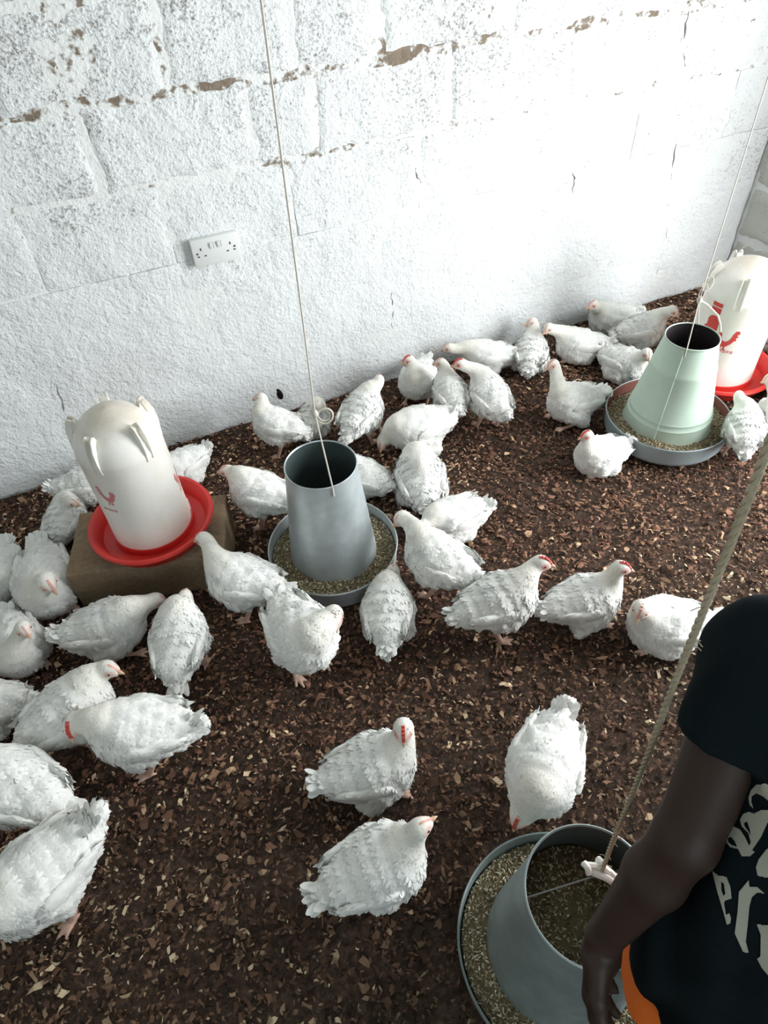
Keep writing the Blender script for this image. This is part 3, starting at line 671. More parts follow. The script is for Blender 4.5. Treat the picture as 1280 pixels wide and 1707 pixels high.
sq = [[(0, 0), (.62, 0), (.62, .33), (0, .33)], [(0, .40), (.62, .40), (.62, .62), (0, .62)]]
dome = [[(.0, 0), (.72, 0), (.70, .45)] + [(.36 + .36 * math.cos(t), .5 + .36 * math.sin(t)) for t in np.linspace(.1, PI - .1, 9)] + [(.02, .45)]]
drinker(W2, 'white bell drinker with bold red emblem standing in the far right corner', .95, (0, 0), 1.15, zk=1.0, prints=[
    mark('emblem_cap', sq, W2, 1.15, 1195, 513, .056, M_PRINT, .95), mark('emblem_bell', dome, W2, 1.15, 1188, 538, .058, M_PRINT, .95), mark('emblem_foot', [[(0, 0), (.5, 0), (.55, .5), (.25, .7), (0, .5)]], W2, 1.15, 1178, 546, .045, M_PRINT, .95),
    mark('rooster_print', [ROOSTER], W2, 1.15, 1209, 567, .072, M_PRINT, .95), mark('lettering', bars(0, 0, 5, .13, .17, .07), W2, 1.15, 1206, 586, .056, M_PRINT_FADED, .95)])

# ------------------------------------------------------------------ feeders
def feeder(loc, label, mcone, mcone_in, mtray, mtray_in, Rt, Rb, Rtop, H, rot=0, filled=0.0, seam=False, wire=True, tilt=(0, 0)):
    r = empty('hanging_feeder', loc, label, 'feeder'); r.rotation_euler = (tilt[0], tilt[1], rot)
    MB().lathe([(.001, 0), (Rt - .018, 0), (Rt - .010, .004), (Rt - .003, .018), (Rt, .074), (Rt + .003, .078), (Rt + .001, .082), (Rt - .0015, .080)], 80).build('tray', mtray, r)
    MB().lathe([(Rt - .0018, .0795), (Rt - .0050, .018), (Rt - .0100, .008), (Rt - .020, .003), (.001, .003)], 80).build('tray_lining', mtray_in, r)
    z0 = .044; rr = lambda z: Rb + (Rtop - Rb) * (z - z0) / (H - z0)
    b1, b2 = z0 + .055, H - .10
    if seam: pr = [(Rb, z0)] + [(rr(z) + o, z) for z, o in ((b1 - .006, 0), (b1, .0025), (b1 + .006, 0), (b1 + .018, 0), (b1 + .022, .002), (b1 + .028, 0), (b2 - .006, 0), (b2, .002), (b2 + .006, 0))] + [(Rtop, H - .004)]
    else: pr = [(Rb, z0), (Rb - .0005, z0 + .01), (rr(H * .5), H * .5), (Rtop, H - .004)]
    pr += [(Rtop + .0022, H - .002), (Rtop + .0022, H + .0015), (Rtop, H + .003), (Rtop - .002, H)]
    MB().lathe(pr, 72).build('cone', mcone, r)
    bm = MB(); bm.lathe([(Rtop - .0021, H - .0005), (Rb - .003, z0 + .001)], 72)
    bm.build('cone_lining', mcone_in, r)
    if seam: MB().tube([(rr(z) * math.cos(seam), rr(z) * math.sin(seam), z) for z in np.linspace(z0 + .002, H - .006, 8)], .0028, 6).build('seam', mcone, r)
    def grains(n, ra, rb, zf):
        a = rng.uniform(0, 2 * PI, n); rad = np.sqrt(rng.uniform(ra * ra, rb * rb, n)); zz = np.array([zf(q, t) for q, t in zip(rad, a)]) + rng.uniform(-.002, .002, n)
        u = rng.normal(0, 1, (n, 3)); u[:, 2] *= .35; u /= np.linalg.norm(u, axis=1)[:, None]; w = np.cross(u, rng.normal(0, 1, (n, 3))); w /= np.linalg.norm(w, axis=1)[:, None]; q = np.cross(u, w)
        c = np.stack([rad * np.cos(a), rad * np.sin(a), zz], 1); l = rng.uniform(.0030, .0062, n)[:, None]; t = rng.uniform(.0013, .0022, n)[:, None]
        V = np.stack([c - u * l, c + w * t, c + q * t, c - w * t, c - q * t, c + u * l], 1).reshape(-1, 3)
        F = (np.arange(n)[:, None, None] * 6 + np.array([[0, 2, 1], [0, 3, 2], [0, 4, 3], [0, 1, 4], [5, 1, 2], [5, 2, 3], [5, 3, 4], [5, 4, 1]])).reshape(-1, 3)
        pal = np.array([(.13, .11, .065), (.27, .23, .14), (.45, .40, .27), (.66, .62, .49)]); C = pal[rng.choice(4, n, p=[.25, .35, .28, .12])] * rng.uniform(.8, 1.2, (n, 1)); return V, F, np.repeat(C, 6, 0)
    lvl = lambda q, t: .056 + .006 * math.sin(t * 2 + 1) - .010 * (q - Rb) / (Rt - Rb) + .003 * math.sin(t * 7)
    bed = []; bf_ = []
    for i in range(64):
        t = 2 * PI * i / 64
        for j in range(5):
            q = Rb - .004 + (Rt - .006 - Rb + .002) * j / 4; bed.append((q * math.cos(t), q * math.sin(t), lvl(q, t) - .002))
    for i in range(64):
        for j in range(4): a = i * 5 + j; b = ((i + 1) % 64) * 5 + j; bf_.append((a, a + 1, b + 1, b))
    n1 = 2600; V, F, C = grains(n1, Rb, Rt - .008, lvl)
    me = mesh_np('feed_bed', bed, bf_, [M_FEED], True, np.tile([.16, .125, .075], (len(bed), 1))); tag(link('feed_bed', me, r), kind='stuff')
    tag(link('feed_pellets', mesh_np('feed_pellets', V, F, [M_FEED], False, C), r), kind='stuff')
    if filled:
        zf = z0 + filled; rf = rr(zf) - .004; bed = [(0, 0, zf + .008)]; bf_ = []
        for j in range(1, 6):
            for i in range(48): t = 2 * PI * i / 48; q = rf * j / 5; bed.append((q * math.cos(t), q * math.sin(t), zf + .008 * (1 - j / 5) + .004 * math.sin(3 * t + j)))
        F4 = [(1 + (j - 1) * 48 + i, 1 + j * 48 + i, 1 + j * 48 + (i + 1) % 48, 1 + (j - 1) * 48 + (i + 1) % 48) for j in range(1, 5) for i in range(48)] + [(0, 1 + i, 1 + (i + 1) % 48, 0) for i in range(0)]
        F4 += [(0, 1 + 2 * i, 1 + 2 * i + 1, 1 + (2 * i + 2) % 48) for i in range(24)]
        tag(link('feed_heap', mesh_np('feed_heap', bed, F4, [M_FEED], True, np.tile([.13, .115, .065], (len(bed), 1))), r), kind='stuff')
        V, F, C = grains(1800, 0, rf - .003, lambda q, t: zf + .006 + .004 * math.sin(3 * t + q * 40)); tag(link('feed_grains', mesh_np('feed_grains', V, F, [M_FEED], False, C), r), kind='stuff')
    return r
def rope(K, px, rad, name, label, mat, extra, twist=False):
    """hangs from the roof down to K; px: a pixel of the photograph the rope passes"""
    best = min((np.linalg.norm(at(px[0], px[1], z)[:2] - K[:2]), z) for z in np.linspace(.6, 1.5, 181)); T = at(px[0], px[1], best[1]); top = K + (T - K) * ((ROOF_Z - K[2]) / (T[2] - K[2]))
    n = 60 if twist else 14; m = MB(); pts = [Vector(K) + (Vector(top) - Vector(K)) * (i / (n - 1)) for i in range(n)]
    if twist:
        N = 420; ax = (Vector(top) - Vector(K)).normalized(); u = ax.orthogonal().normalized(); w = ax.cross(u)
        for s_ in range(3):
            P = []
            for i in range(N):
                t = i / (N - 1); a = t * 2 * PI * 62 + s_ * 2 * PI / 3; P.append(Vector(K) + (Vector(top) - Vector(K)) * t + (u * math.cos(a) + w * math.sin(a)) * rad * .52 + u * .003 * math.sin(t * 30))
            m.tube(P, rad * .56, 5)
        for i in range(46):                                    # loose fibres
            t = random.random() * .55; p = Vector(K) + (Vector(top) - Vector(K)) * t; d = Vector((random.gauss(0, 1), random.gauss(0, 1), random.gauss(0, .6))).normalized()
            m.tube([p, p + d * .006, p + d * .011 + Vector((0, 0, -.003))], .0005, 4)
    else: m.tube(pts, rad, 6)
    root = empty(name, tuple(K), label, 'rope'); o = m.build('cord', mat, root); o.location = -Vector(K)
    for nm, mb, mt in extra: e = mb.build(nm, mt, root); e.location = -Vector(K)
    return root
def loop(c, r, n, axis_u, axis_v, rad, mb, a0=0, a1=2 * PI, wob=0):
    return mb.tube([Vector(c) + Vector(axis_u) * r * math.cos(t) + Vector(axis_v) * r * math.sin(t) * (1 + wob * math.sin(2 * t)) for t in np.linspace(a0, a1, n)], rad, 6)

F1 = np.array([.344, 1.308, .018]); F2 = np.array([1.646, 1.350, .018]); F3 = np.array([.370, .160, .016])
feeder(tuple(F1), 'shiny bare metal hanging feeder with grey tray beside the drinker on the block', M_GALV, M_GALV_DARK, M_GALV_TRAY, M_GALV_TRAY, .194, .131, .097, .400, .6, filled=.03)
feeder(tuple(F2), 'pale green painted hanging feeder with tall narrow cone in front of the far drinker', M_GREEN, M_DARKIN, M_TRAYGREY, M_RUST, .212, .152, .084, .385, .0, seam=math.atan2(-F2[1], -F2[0]) - .12)
feeder(tuple(F3), 'dull grey metal feeder full of feed under the hand of the person', M_GALV_DULL, M_GALV_DARK, M_GALV_DULL, M_GALV_DULL, .197, .142, .103, .400, .0, filled=.22, tilt=(0, 0.0))
# knots and bails
z1 = min((abs(at(525, 690, z)[1] - F1[1]), z) for z in np.linspace(.45, .7, 101))[1]; K1 = at(525, 690, z1)
def rim(Fc, R, H, a): return Vector((Fc[0] + R * math.cos(a), Fc[1] + R * math.sin(a), Fc[2] + H))
a1 = math.atan2(-F1[1], -F1[0]) + .22
b = MB(); b.tube([Vector(K1), rim(F1, .0985, .397, a1) + Vector((0, 0, .003)), rim(F1, .1005, .37, a1)], .0020, 6); b.tube([Vector(K1), rim(F1, .0985, .400, a1 + PI), rim(F1, .1005, .375, a1 + PI)], .0014, 6)
kn = MB(); kn.sphere(K1, (.009, .008, .012), 10, 8); loop(K1 + np.array([.022, -.01, -.008]), .021, 26, (.9, -.3, .1), (.1, .3, .85), .0028, kn); loop(K1 + np.array([.020, -.008, -.006]), .016, 20, (.9, -.3, -.1), (.1, .3, .85), .0026, kn)
kn.tube([K1, K1 + np.array([-.02, .005, .008]), K1 + np.array([-.036, .008, .004]), K1 + np.array([-.042, .008, .014])], .0022, 6)
rope(K1, (435, 0), .0021, 'hanging_string', 'thin white string tied with a looped knot above the bare metal feeder', M_STRING, [('bail', b, M_STRING), ('knot', kn, M_STRING)])
z2 = min((abs(at(1166, 500, z)[1] - F2[1]), z) for z in np.linspace(.4, .7, 121))[1]; K2 = at(1166, 500, z2); a2 = math.atan2(-F2[1], -F2[0]) - .05
b = MB(); b.tube([Vector(K2), rim(F2, .0865, .382, a2) + Vector((0, 0, .003)), rim(F2, .088, .36, a2)], .0020, 6); b.tube([Vector(K2), rim(F2, .0865, .385, a2 + PI), rim(F2, .088, .36, a2 + PI)], .0018, 6)
kn = MB(); kn.sphere(K2, (.008, .008, .013), 10, 8); loop(K2 + np.array([.004, 0, .028]), .020, 22, (.45, -.2, .5), (.3, .3, .85), .0018, kn); loop(K2 + np.array([.014, 0, .05]), .022, 20, (.6, -.3, .3), (.2, .3, .85), .0015, kn)
kn.tube([K2, K2 + np.array([.03, -.01, -.02]), K2 + np.array([.065, -.03, -.055]), K2 + np.array([.078, -.04, -.085]), K2 + np.array([.084, -.045, -.11])], .0030, 6)
rope(K2, (1280, 130), .0021, 'hanging_string', 'thin pale string holding up the pale green feeder by the far corner', M_STRING, [('bail', b, M_STRING), ('knot', kn, M_STRING)])
K3 = at(1003, 1452, .47)
b = MB(); pa, pb = Vector(at(897, 1497, .405)), Vector(F3) + Vector((.09, -.045, .39)); b.tube([rim(F3, .1035, .392, math.atan2(pa.y - F3[1], pa.x - F3[0])), Vector(K3) + Vector((-.012, 0, -.008))], .0014, 6); b.tube([Vector(K3) + Vector((.01, 0, -.01)), rim(F3, .1035, .392, math.atan2(pb.y - F3[1], pb.x - F3[0]))], .0014, 6)
kn = MB(); U = Vector(UX_ := (ex[0], ex[1], 0)).normalized(); Vv = Vector((-U.y, U.x, 0))
for p, q, rr_ in (((-.020, .008), (.004, .004), .0062), ((-.026, .011), (-.018, -.002), .0060), ((-.006, .010), (.016, -.010), .0068), ((.002, .008), (.022, -.016), .0064), ((-.012, .0), (.020, -.020), .0066), ((.014, -.008), (.028, -.010), .0058), ((-.002, .016), (.004, .002), .0060)):
    A = Vector(K3) + U * p[0] + Vv * p[1] + Vector((0, 0, random.uniform(-.004, .006))); B_ = Vector(K3) + U * q[0] + Vv * q[1] + Vector((0, 0, random.uniform(-.004, .006)))
    kn.tube([A + (A - B_) * .10, A, (A + B_) / 2 + Vector((0, 0, .005)), B_, B_ + (B_ - A) * .12], [rr_ * .5, rr_, rr_ * .9, rr_, rr_ * .5], 8)
rope(K3, (1280, 742), .0037, 'hanging_rope', 'thick twisted jute rope with bulky white knot over the feeder beside the person', M_ROPE, [('bail', b, M_WIRE), ('knot', kn, M_KNOT)], True)

# ------------------------------------------------------------------ socket, cracks, dark plug for the hole in the wall
so = empty('power_socket', (.325, WALL_Y - .001, .693), 'white double power socket on the whitewashed block wall', 'socket')
SR_ = Matrix.Rotation(.0, 3, 'Y')
MB().box((0, -.010, 0), (.150, .020, .086), None, .004).build('plate', M_SOCKET, so)
for sx in (-1, 1):
    MB().box((sx * .012, -.0215, .018), (.011, .005, .019), Matrix.Rotation(.15, 3, 'X'), .001).build('switch', M_SOCKET, so)
    h = MB(); h.box((sx * .047, -.0198, .012), (.0050, .001, .0085)); h.box((sx * .047 - .011, -.0198, -.010), (.0075, .001, .0045)); h.box((sx * .047 + .011, -.0198, -.010), (.0075, .001, .0045)); h.build('pin_holes', M_HOLE, so, False)
    MB().box((sx * .012 + .007, -.0202, .018), (.0012, .001, .019)).build('switch_gap', M_HOLE, so, False)
for sx in (-1, 1): MB().lathe([(.001, 0), (.0035, 0), (.0033, .0012), (.001, .0014)], 12).build('screw', M_HOLE, so).location = (sx * .060, -.0200, 0)
for o in so.children:
    if o.name.startswith('screw'): o.rotation_euler = (PI / 2, 0, 0)
M_CRACK = plain('crack_dark', (.20, .185, .17), .95)
def crack(pts, w):
    m = MB(); P = []
    for (a, b) in zip(pts[:-1], pts[1:]):
        for t in np.linspace(0, 1, 7)[:-1]:
            x, z = on_wall(a[0] + (b[0] - a[0]) * t, a[1] + (b[1] - a[1]) * t); P.append((x + random.uniform(-.004, .004), WALL_Y + .0012, z))
    n = len(P); m.tube(P, [w * (0.4 + 0.9 * random.random()) * min(1, 4 * i / n + .2, 4 * (n - i) / n + .2) for i in range(n)], 5); m.build('crack', M_CRACK, wall_back)
for pts, w in (([(1148, 20), (1137, 75), (1143, 118)], .0050), ([(1141, 165), (1128, 230), (1117, 300), (1113, 352)], .0042), ([(1113, 380), (1104, 430), (1090, 470)], .0022), ([(982, 262), (973, 282)], .0040), ([(956, 288), (958, 300), (952, 330)], .0036),
               ([(692, 272), (694, 290), (702, 308)], .004), ([(652, 485), (655, 510), (653, 555)], .0045), ([(588, 620), (590, 640), (592, 652)], .0028), ([(1186, 195), (1182, 235)], .003), ([(95, 640), (108, 690), (118, 715)], .0025)):
    crack(pts, w * .62)
hx, hz_ = on_wall(466, 657); hm = MB(); hm.sphere((hx, WALL_Y + .0005, hz_), (.012, .0022, .027), 14, 10, Matrix.Rotation(-.25, 3, 'Y')); hm.build('hole', M_EYE, wall_back)  # flat plug, its black colour painted in for the shade inside the hole

# ------------------------------------------------------------------ the person at the right edge
def make_person():
    F_ = np.array([-.75, -.66, 0]); F_ /= np.linalg.norm(F_); Rt = np.array([F_[1], -F_[0], 0]); UP = np.array([0, 0, 1.])
    SRj = np.array([.443, .172, 1.040]); NB = SRj - .145 * Rt + np.array([0, 0, .045]); SLj = NB + (NB - SRj) * np.array([1, 1, -1]); SLj[2] = SRj[2]
    PEL = np.array([.455, -.015, .66]); HD = NB + np.array([.0, .0, .155]) + F_ * .02
    CH = NB * .62 + PEL * .38 + F_ * .015; WA = NB * .3 + PEL * .7 + F_ * .01
    TR = np.stack([F_, -Rt, UP], 1)                                     # x forward, y left, z up
    elR, wrR = np.array([.345, .100, .868]), np.array([.272, .080, .685])
    elL, wrL = SLj + np.array([.06, -.06, -.21]), SLj + np.array([.02, -.10, -.40])
    hipR, hipL = PEL + Rt * .075 - UP * .02, PEL - Rt * .075 - UP * .02
    knR, knL = np.array([.415, -.004, .37]), np.array([.50, -.10, .36]); anR, anL = np.array([.505, -.068, .055]), np.array([.585, -.145, .055])
    def hand(wr, d, side, fw):
        """bones of a relaxed hand: palm and five fingers; d along the hand, side towards the thumb, fw the way the palm faces"""
        d = d / np.linalg.norm(d); side = side - d * (side @ d); side /= np.linalg.norm(side); fw = np.cross(d, side) * (1 if np.cross(d, side) @ fw > 0 else -1)
        B = [(wr, wr + d * .03, .021, .024), (wr + d * .025 + side * .014, wr + d * .072 + side * .020, .017, .0135), (wr + d * .025 - side * .012, wr + d * .070 - side * .020, .017, .0125), (wr + d * .03, wr + d * .076, .018, .0135)]
        for k, (o, l) in enumerate(((.026, .062), (.009, .070), (-.009, .066), (-.025, .052))):
            a = wr + d * (.074 if k < 3 else .068) + side * o; p = a; dd = d + side * (o * 1.2)
            for s_, (fr, ra, rb) in enumerate(((.45, .0088, .0080), (.32, .0078, .0072), (.25, .0070, .0058))):
                dd = dd + fw * (.28 + .06 * s_); dd /= np.linalg.norm(dd); q = p + dd * l * fr; B.append((p, q, ra, rb)); p = q
        a = wr + d * .022 + side * .020; b_ = a + d * .026 + side * .022 + fw * .006; c_ = b_ + d * .026 + side * .010 + fw * .010; e_ = c_ + d * .020 + side * .002 + fw * .008
        return B + [(a, b_, .014, .0105), (b_, c_, .0100, .0086), (c_, e_, .0086, .0066)]
    hR = hand(wrR, np.array([-.022, -.034, -.09]), F_ + np.array([0, 0, .1]), -Rt); hL = hand(wrL, np.array([-.03, -.02, -.09]), F_, Rt)
    limbs = [(SRj, elR, .040, .031), (elR, elR * .65 + wrR * .35, .031, .0315), (elR * .65 + wrR * .35, wrR, .0315, .0205), (SLj, elL, .038, .0285), (elL, wrL, .0295, .0195),
             (hipR, knR, .072, .044), (knR, anR, .044, .028), (hipL, knL, .072, .044), (knL, anL, .044, .028)]
    feet = []
    for an in (anR, anL):
        heel = an + np.array([0, 0, -.03]) - F_ * .02; toe = an + F_ * .12 + np.array([0, 0, -.037]); feet += [(an, heel, .033, .026), (heel, toe, .027, .017)]
        for k in range(5): t0 = toe + Rt * (k - 2) * .013 * (1 if an is anR else 1) - F_ * .01; feet.append((t0, t0 + F_ * (.035 - .004 * abs(k - 1)), .0095, .008))
    def f_trunk(P):
        q = ell(P, CH, np.array([.085, .128, .155]), TR); q = smin(q, ell(P, PEL + UP * .03, np.array([.088, .122, .115]), TR), .06); q = smin(q, ell(P, WA, np.array([.082, .112, .13]), TR), .05)
        q = smin(q, cone(P, NB + Rt * .03, SRj, .046, .040), .03); q = smin(q, cone(P, NB - Rt * .03, SLj, .046, .040), .03); return q
    def f_head(P):
        q = ell(P, HD, np.array([.088, .070, .105]), TR); q = smin(q, ell(P, HD + F_ * .030 - UP * .058, np.array([.050, .044, .050]), TR), .04); q = smin(q, cone(P, NB - UP * .03, HD - UP * .06 - F_ * .01, .050, .044), .03)
        q = smin(q, cone(P, HD + F_ * .082 + UP * .008, HD + F_ * .100 - UP * .024, .008, .014), .012)
        for sd in (1, -1):
            q = smin(q, ell(P, HD + Rt * sd * .070 - UP * .012 - F_ * .008, np.array([.018, .008, .028]), TR), .008)
            q = smin(q, ell(P, HD + F_ * .078 - UP * .048 , np.array([.012, .020, .0055]), TR), .006)
            q = np.maximum(q, -ell(P, HD + F_ * .090 + Rt * sd * .030 + UP * .006, np.array([.016, .016, .011]), TR))
        return q
    def f_body(P):
        q = smin(f_trunk(P), f_head(P), .03)
        for t in limbs: q = smin(q, cone(P, *t), .012)
        for t in hR + hL + feet: q = smin(q, cone(P, *t), .006)
        return q
    r = empty('person', (.53, -.10, 0), 'person in black printed T-shirt and orange shorts reaching down over the near feeder', 'person')
    off = np.array([.53, -.10, 0])
    V, Fq = polygonise(f_body, (.12, -.32, .0), (.82, .34, 1.40), .0042, .02); link('body', mesh_np('body', V - off, Fq, [M_SKIN], True), r)
    hem = .565
    axis = (SRj - NB) / np.linalg.norm(SRj - NB)
    slR = SRj + (elR - SRj) * .46; dR = (elR - SRj) / np.linalg.norm(elR - SRj); slL = SLj + (elL - SLj) * .62; dL = (elL - SLj) / np.linalg.norm(elL - SLj)
    def wr(P): return .0035 * np.sin(P[..., 0] * 55 + P[..., 2] * 26 + 2 * np.sin(P[..., 1] * 40)) + .0025 * np.sin(P[..., 1] * 80 - P[..., 2] * 18 + 3 * np.sin(P[..., 0] * 30))
    def f_shirt(P):
        q = f_trunk(P) - .012; low = np.clip((.98 - P[..., 2]) / .45, 0, 1)
        body = ell(P, np.array([PEL[0], PEL[1], .60]) + F_ * .010, np.array([.125, .158, .30]), TR); q = smin(q, body, .08) 
        q = q + low * wr(P) * 1.6 + wr(P) * .5; q = np.maximum(q, hem + .012 * np.sin(P[..., 0] * 30) - P[..., 2])
        q = np.maximum(q, P[..., 2] - (NB[2] + .028))
        for j, s_, d_ in ((SRj, slR, dR), (SLj, slL, dL)):
            k = cone(P, j, s_ + d_ * .02, .050, .049) + wr(P) * .6; k = np.maximum(k, (P - s_) @ d_); q = smin(q, k, .022)
        return q
    V, Fq = polygonise(f_shirt, (.14, -.28, hem - .03), (.74, .34, 1.20), .0055, .03); sm = mesh_np('shirt', V - off, Fq, [M_SHIRT], True); shirt = link('shirt', sm, r)
    def f_shorts(P):
        q = smin(f_trunk(P) - .004, cone(P, hipR, knR + (hipR - knR) * .18, .094, .088), .03); q = smin(q, cone(P, hipL, knL + (hipL - knL) * .18, .094, .088), .012)
        q = q + wr(P) * .8; q = np.maximum(q, P[..., 2] - .70); return np.maximum(q, .438 - P[..., 2])
    V2, F2q = polygonise(f_shorts, (.20, -.26, .38), (.70, .20, .74), .006, .03); link('shorts', mesh_np('shorts', V2 - off, F2q, [M_SHORTS], True), r)
    def f_hair(P):
        q = ell(P, HD + UP * .012 - F_ * .010, np.array([.094, .076, .105]), TR); cut = (P - HD) @ F_ * .75 - (P - HD)[..., 2] + .020; return np.maximum(q, cut)
    V3, F3q = polygonise(f_hair, HD - .15, HD + .15, .006, .02); link('hair', mesh_np('hair', V3 - off, F3q, [M_HAIR], True), r)
    for sd in (1, -1):
        p = HD + F_ * .0665 + Rt * sd * .029 + UP * .005 - off; MB().sphere(tuple(p), (.0105, .0105, .0085), 12, 8).build('eye', M_WHITE, r); MB().sphere(tuple(p + F_ * .0075), .0048, 10, 6).build('iris', M_EYE, r)
    # the print on the shirt: brush lettering laid on the cloth
    bv = BVHTree.FromPolygons([tuple(v) for v in V], [tuple(int(i) for i in f) for f in Fq])
    Z = lambda L: [(1060 + x / 3.655, 1240 + y / 3.655) for x, y in L]
    strokes = [Z([(511, 232), (500, 300), (492, 350), (488, 388), (516, 360), (527, 370), (500, 402), (482, 420), (466, 400), (466, 350), (484, 285)]),
        Z([(450, 402), (482, 428), (517, 434), (515, 520), (500, 590), (478, 640), (450, 676), (432, 668), (430, 640), (446, 600), (464, 540), (474, 470), (462, 440)]),
        Z([(722, 392), (700, 372), (692, 330), (706, 285), (740, 248), (790, 240), (860, 262), (900, 330), (860, 330), (820, 350), (780, 318), (740, 300), (712, 320), (710, 355)]),
        Z([(546, 560), (560, 520), (596, 500), (640, 520), (672, 570), (694, 618), (706, 600), (690, 540), (650, 500), (640, 460), (660, 425), (694, 412), (724, 424), (770, 402), (830, 405), (880, 430), (850, 470), (806, 480), (770, 560), (730, 620), (712, 645), (730, 655), (700, 682), (650, 684), (628, 640), (580, 628), (556, 600)]),
        Z([(735, 750), (752, 700), (800, 640), (860, 600), (900, 640), (860, 700), (870, 800), (800, 812), (745, 800)]),
        Z([(470, 775), (510, 805), (555, 808), (578, 870), (586, 940), (545, 955), (540, 968), (552, 1040), (572, 1030), (582, 1060), (578, 1092), (556, 1096), (530, 1000), (500, 900)]),
        Z([(690, 828), (694, 866), (740, 868), (785, 908), (740, 905), (710, 930), (694, 990), (684, 1100), (672, 1200), (690, 1268), (655, 1262), (604, 1150), (622, 1020), (630, 900)]),
        Z([(740, 1098), (800, 1105), (880, 1100), (880, 1200), (870, 1340), (820, 1420), (770, 1360), (742, 1305), (762, 1290), (764, 1160)])]
    holes = {3: [Z([(566, 575), (584, 565), (606, 590), (622, 625), (590, 618), (568, 598)]), Z([(668, 500), (664, 478), (684, 472), (700, 520), (704, 560), (690, 530)])], 5: [Z([(524, 840), (540, 850), (548, 915), (536, 925), (524, 890)])]}
    eye_p = Vector((0, 0, EYE))
    for i, st in enumerate(strokes):
        PV = []; PF = []
        for q in fill_rows([st] + holes.get(i, []), 1.6, 5.0):
            pp = []
            for u, v in q:
                hit = bv.ray_cast(eye_p, Vector(ray_dir(u, v)))
                if hit[0] is None: break
                pp.append(hit[0] + hit[1] * (.0012 if hit[1].dot(Vector(ray_dir(u, v))) < 0 else -.0012) - Vector(off))
            if len(pp) == 4 and max((pp[a] - pp[b]).length for a in range(4) for b in range(a)) < .03: n = len(PV); PV += [tuple(p) for p in pp]; PF.append((n, n + 1, n + 2, n + 3))
        if PF: link('letter_print', mesh_np('letter_print', PV, PF, [M_CREAM], False), r)
make_person()
# ------------------------------------------------------------------ the flock
G = 'white broiler chickens'
BIRDS = []
def bird(label, **k): BIRDS.append((label, k))
def settle():
    """nudge birds that would run into each other, the feeders, the drinkers or the walls, then build them"""
    A = []
    for label, k in BIRDS:
        s = k.get('s', .9) * .76; zc = {'stand': .208, 'crouch': .126, 'sit': .092}[k['pose']] * s; c = k['c']; d = k['d']
        C = at(c[0], c[1], zc)[:2]; v = at(c[0] + d[0] * 20, c[1] + d[1] * 20, zc)[:2] - C; v /= np.linalg.norm(v); A.append([C.copy(), C.copy(), v, s])
    OB = [(F1[:2], .200), (F2[:2], .218), (F3[:2], .202), (np.array(W2[:2]), .212)]; bd = np.array([math.cos(-.275), math.sin(-.275)]); bc = np.array([-.150, 1.553])
    for it in range(60):
        for i, a in enumerate(A):
            P = [(a[0] + a[2] * t * a[3], r * a[3]) for t, r in ((.085, .080), (.0, .104), (-.085, .075))]
            for j, b in enumerate(A):
                if j == i or np.linalg.norm(a[0] - b[0]) > .4: continue
                for p, r in P:
                    for t, r2 in ((.085, .080), (.0, .104), (-.085, .075)):
                        q = b[0] + b[2] * t * b[3]; g = np.linalg.norm(p - q); o = r + r2 * b[3] - g
                        if o > 0: e = (p - q) / (g + 1e-6) * o * .12; a[0] = a[0] + e; b[0] = b[0] - e
            for p, r in P:
                for q, r2 in OB:
                    g = np.linalg.norm(p - q); o = r * .92 + r2 - g
                    if o > 0: a[0] = a[0] + (p - q) / (g + 1e-6) * o * .25
                w = p - bc; u = np.array([w @ bd, w @ np.array([-bd[1], bd[0]])]); ox = .2275 + r - abs(u[0]); oy = .1275 + r - abs(u[1])
                if ox > 0 and oy > 0:
                    if ox < oy: a[0] = a[0] + bd * math.copysign(ox * .3, u[0])
                    else: a[0] = a[0] + np.array([-bd[1], bd[0]]) * math.copysign(oy * .3, u[1])
                if p[1] > WALL_Y - r - .01: a[0] = a[0] - np.array([0, (p[1] - WALL_Y + r + .01) * .5])
                if p[0] > CORNER_X - r - .01: a[0] = a[0] - np.array([(p[0] - CORNER_X + r + .01) * .5, 0])
            e = a[0] - a[1]; n = np.linalg.norm(e)
            if n > .06: a[0] = a[1] + e * (.06 / n)
    for (label, k), a in zip(BIRDS, A): make_chicken(label=label, group=G, shift=tuple(a[0] - a[1]), **k)
bird('white chicken resting against the far wall, wide of the corner, head raised and turned left', c=(1020, 530), d=(-1, .12), h=(986, 506), hz=.235, look=(-1, .3), pose='sit', red=.6, fine=.006)
bird('chicken with arched neck and bowed face beside the knot of the pale green feeder', c=(1068, 552), d=(1, -.15), h=(1122, 518), hz=.25, look=(1, .3), pose='crouch', lp=-.5, red=.5, fine=.006)
bird('chicken with greyish head resting between the far wall and the pale green feeder', c=(968, 577), d=(-1, -.05), h=(915, 548), hz=.20, look=(-1, .6), pose='sit', lp=-.3, red=.1, dirt=.7, fine=.006)
bird('chicken pressed to the far wall with its tail towards the pen and face turned left', c=(880, 592), d=(.12, -1), h=(882, 537), hz=.18, look=(-1, .3), pose='sit', red=.1, tail=-.6, fine=.006)
bird('plump chicken behind the left rim of the pale green feeder', c=(1040, 605), d=(.8, .4), h=(1070, 596), hz=.15, look=(.7, .8), pose='sit', lp=-.5, red=.3, dirt=.8, fine=.006)
bird('chicken stretched out low along the far wall, tail to the right', c=(815, 595), d=(-1, .05), h=(752, 580), hz=.15, look=(-1, .1), pose='sit', red=.2, fine=.006)
bird('red faced chicken near the wall facing the room, head turned left', c=(698, 632), d=(-.35, .9), h=(681, 601), hz=.22, look=(-1, .25), pose='crouch', red=.8, fine=.0055)
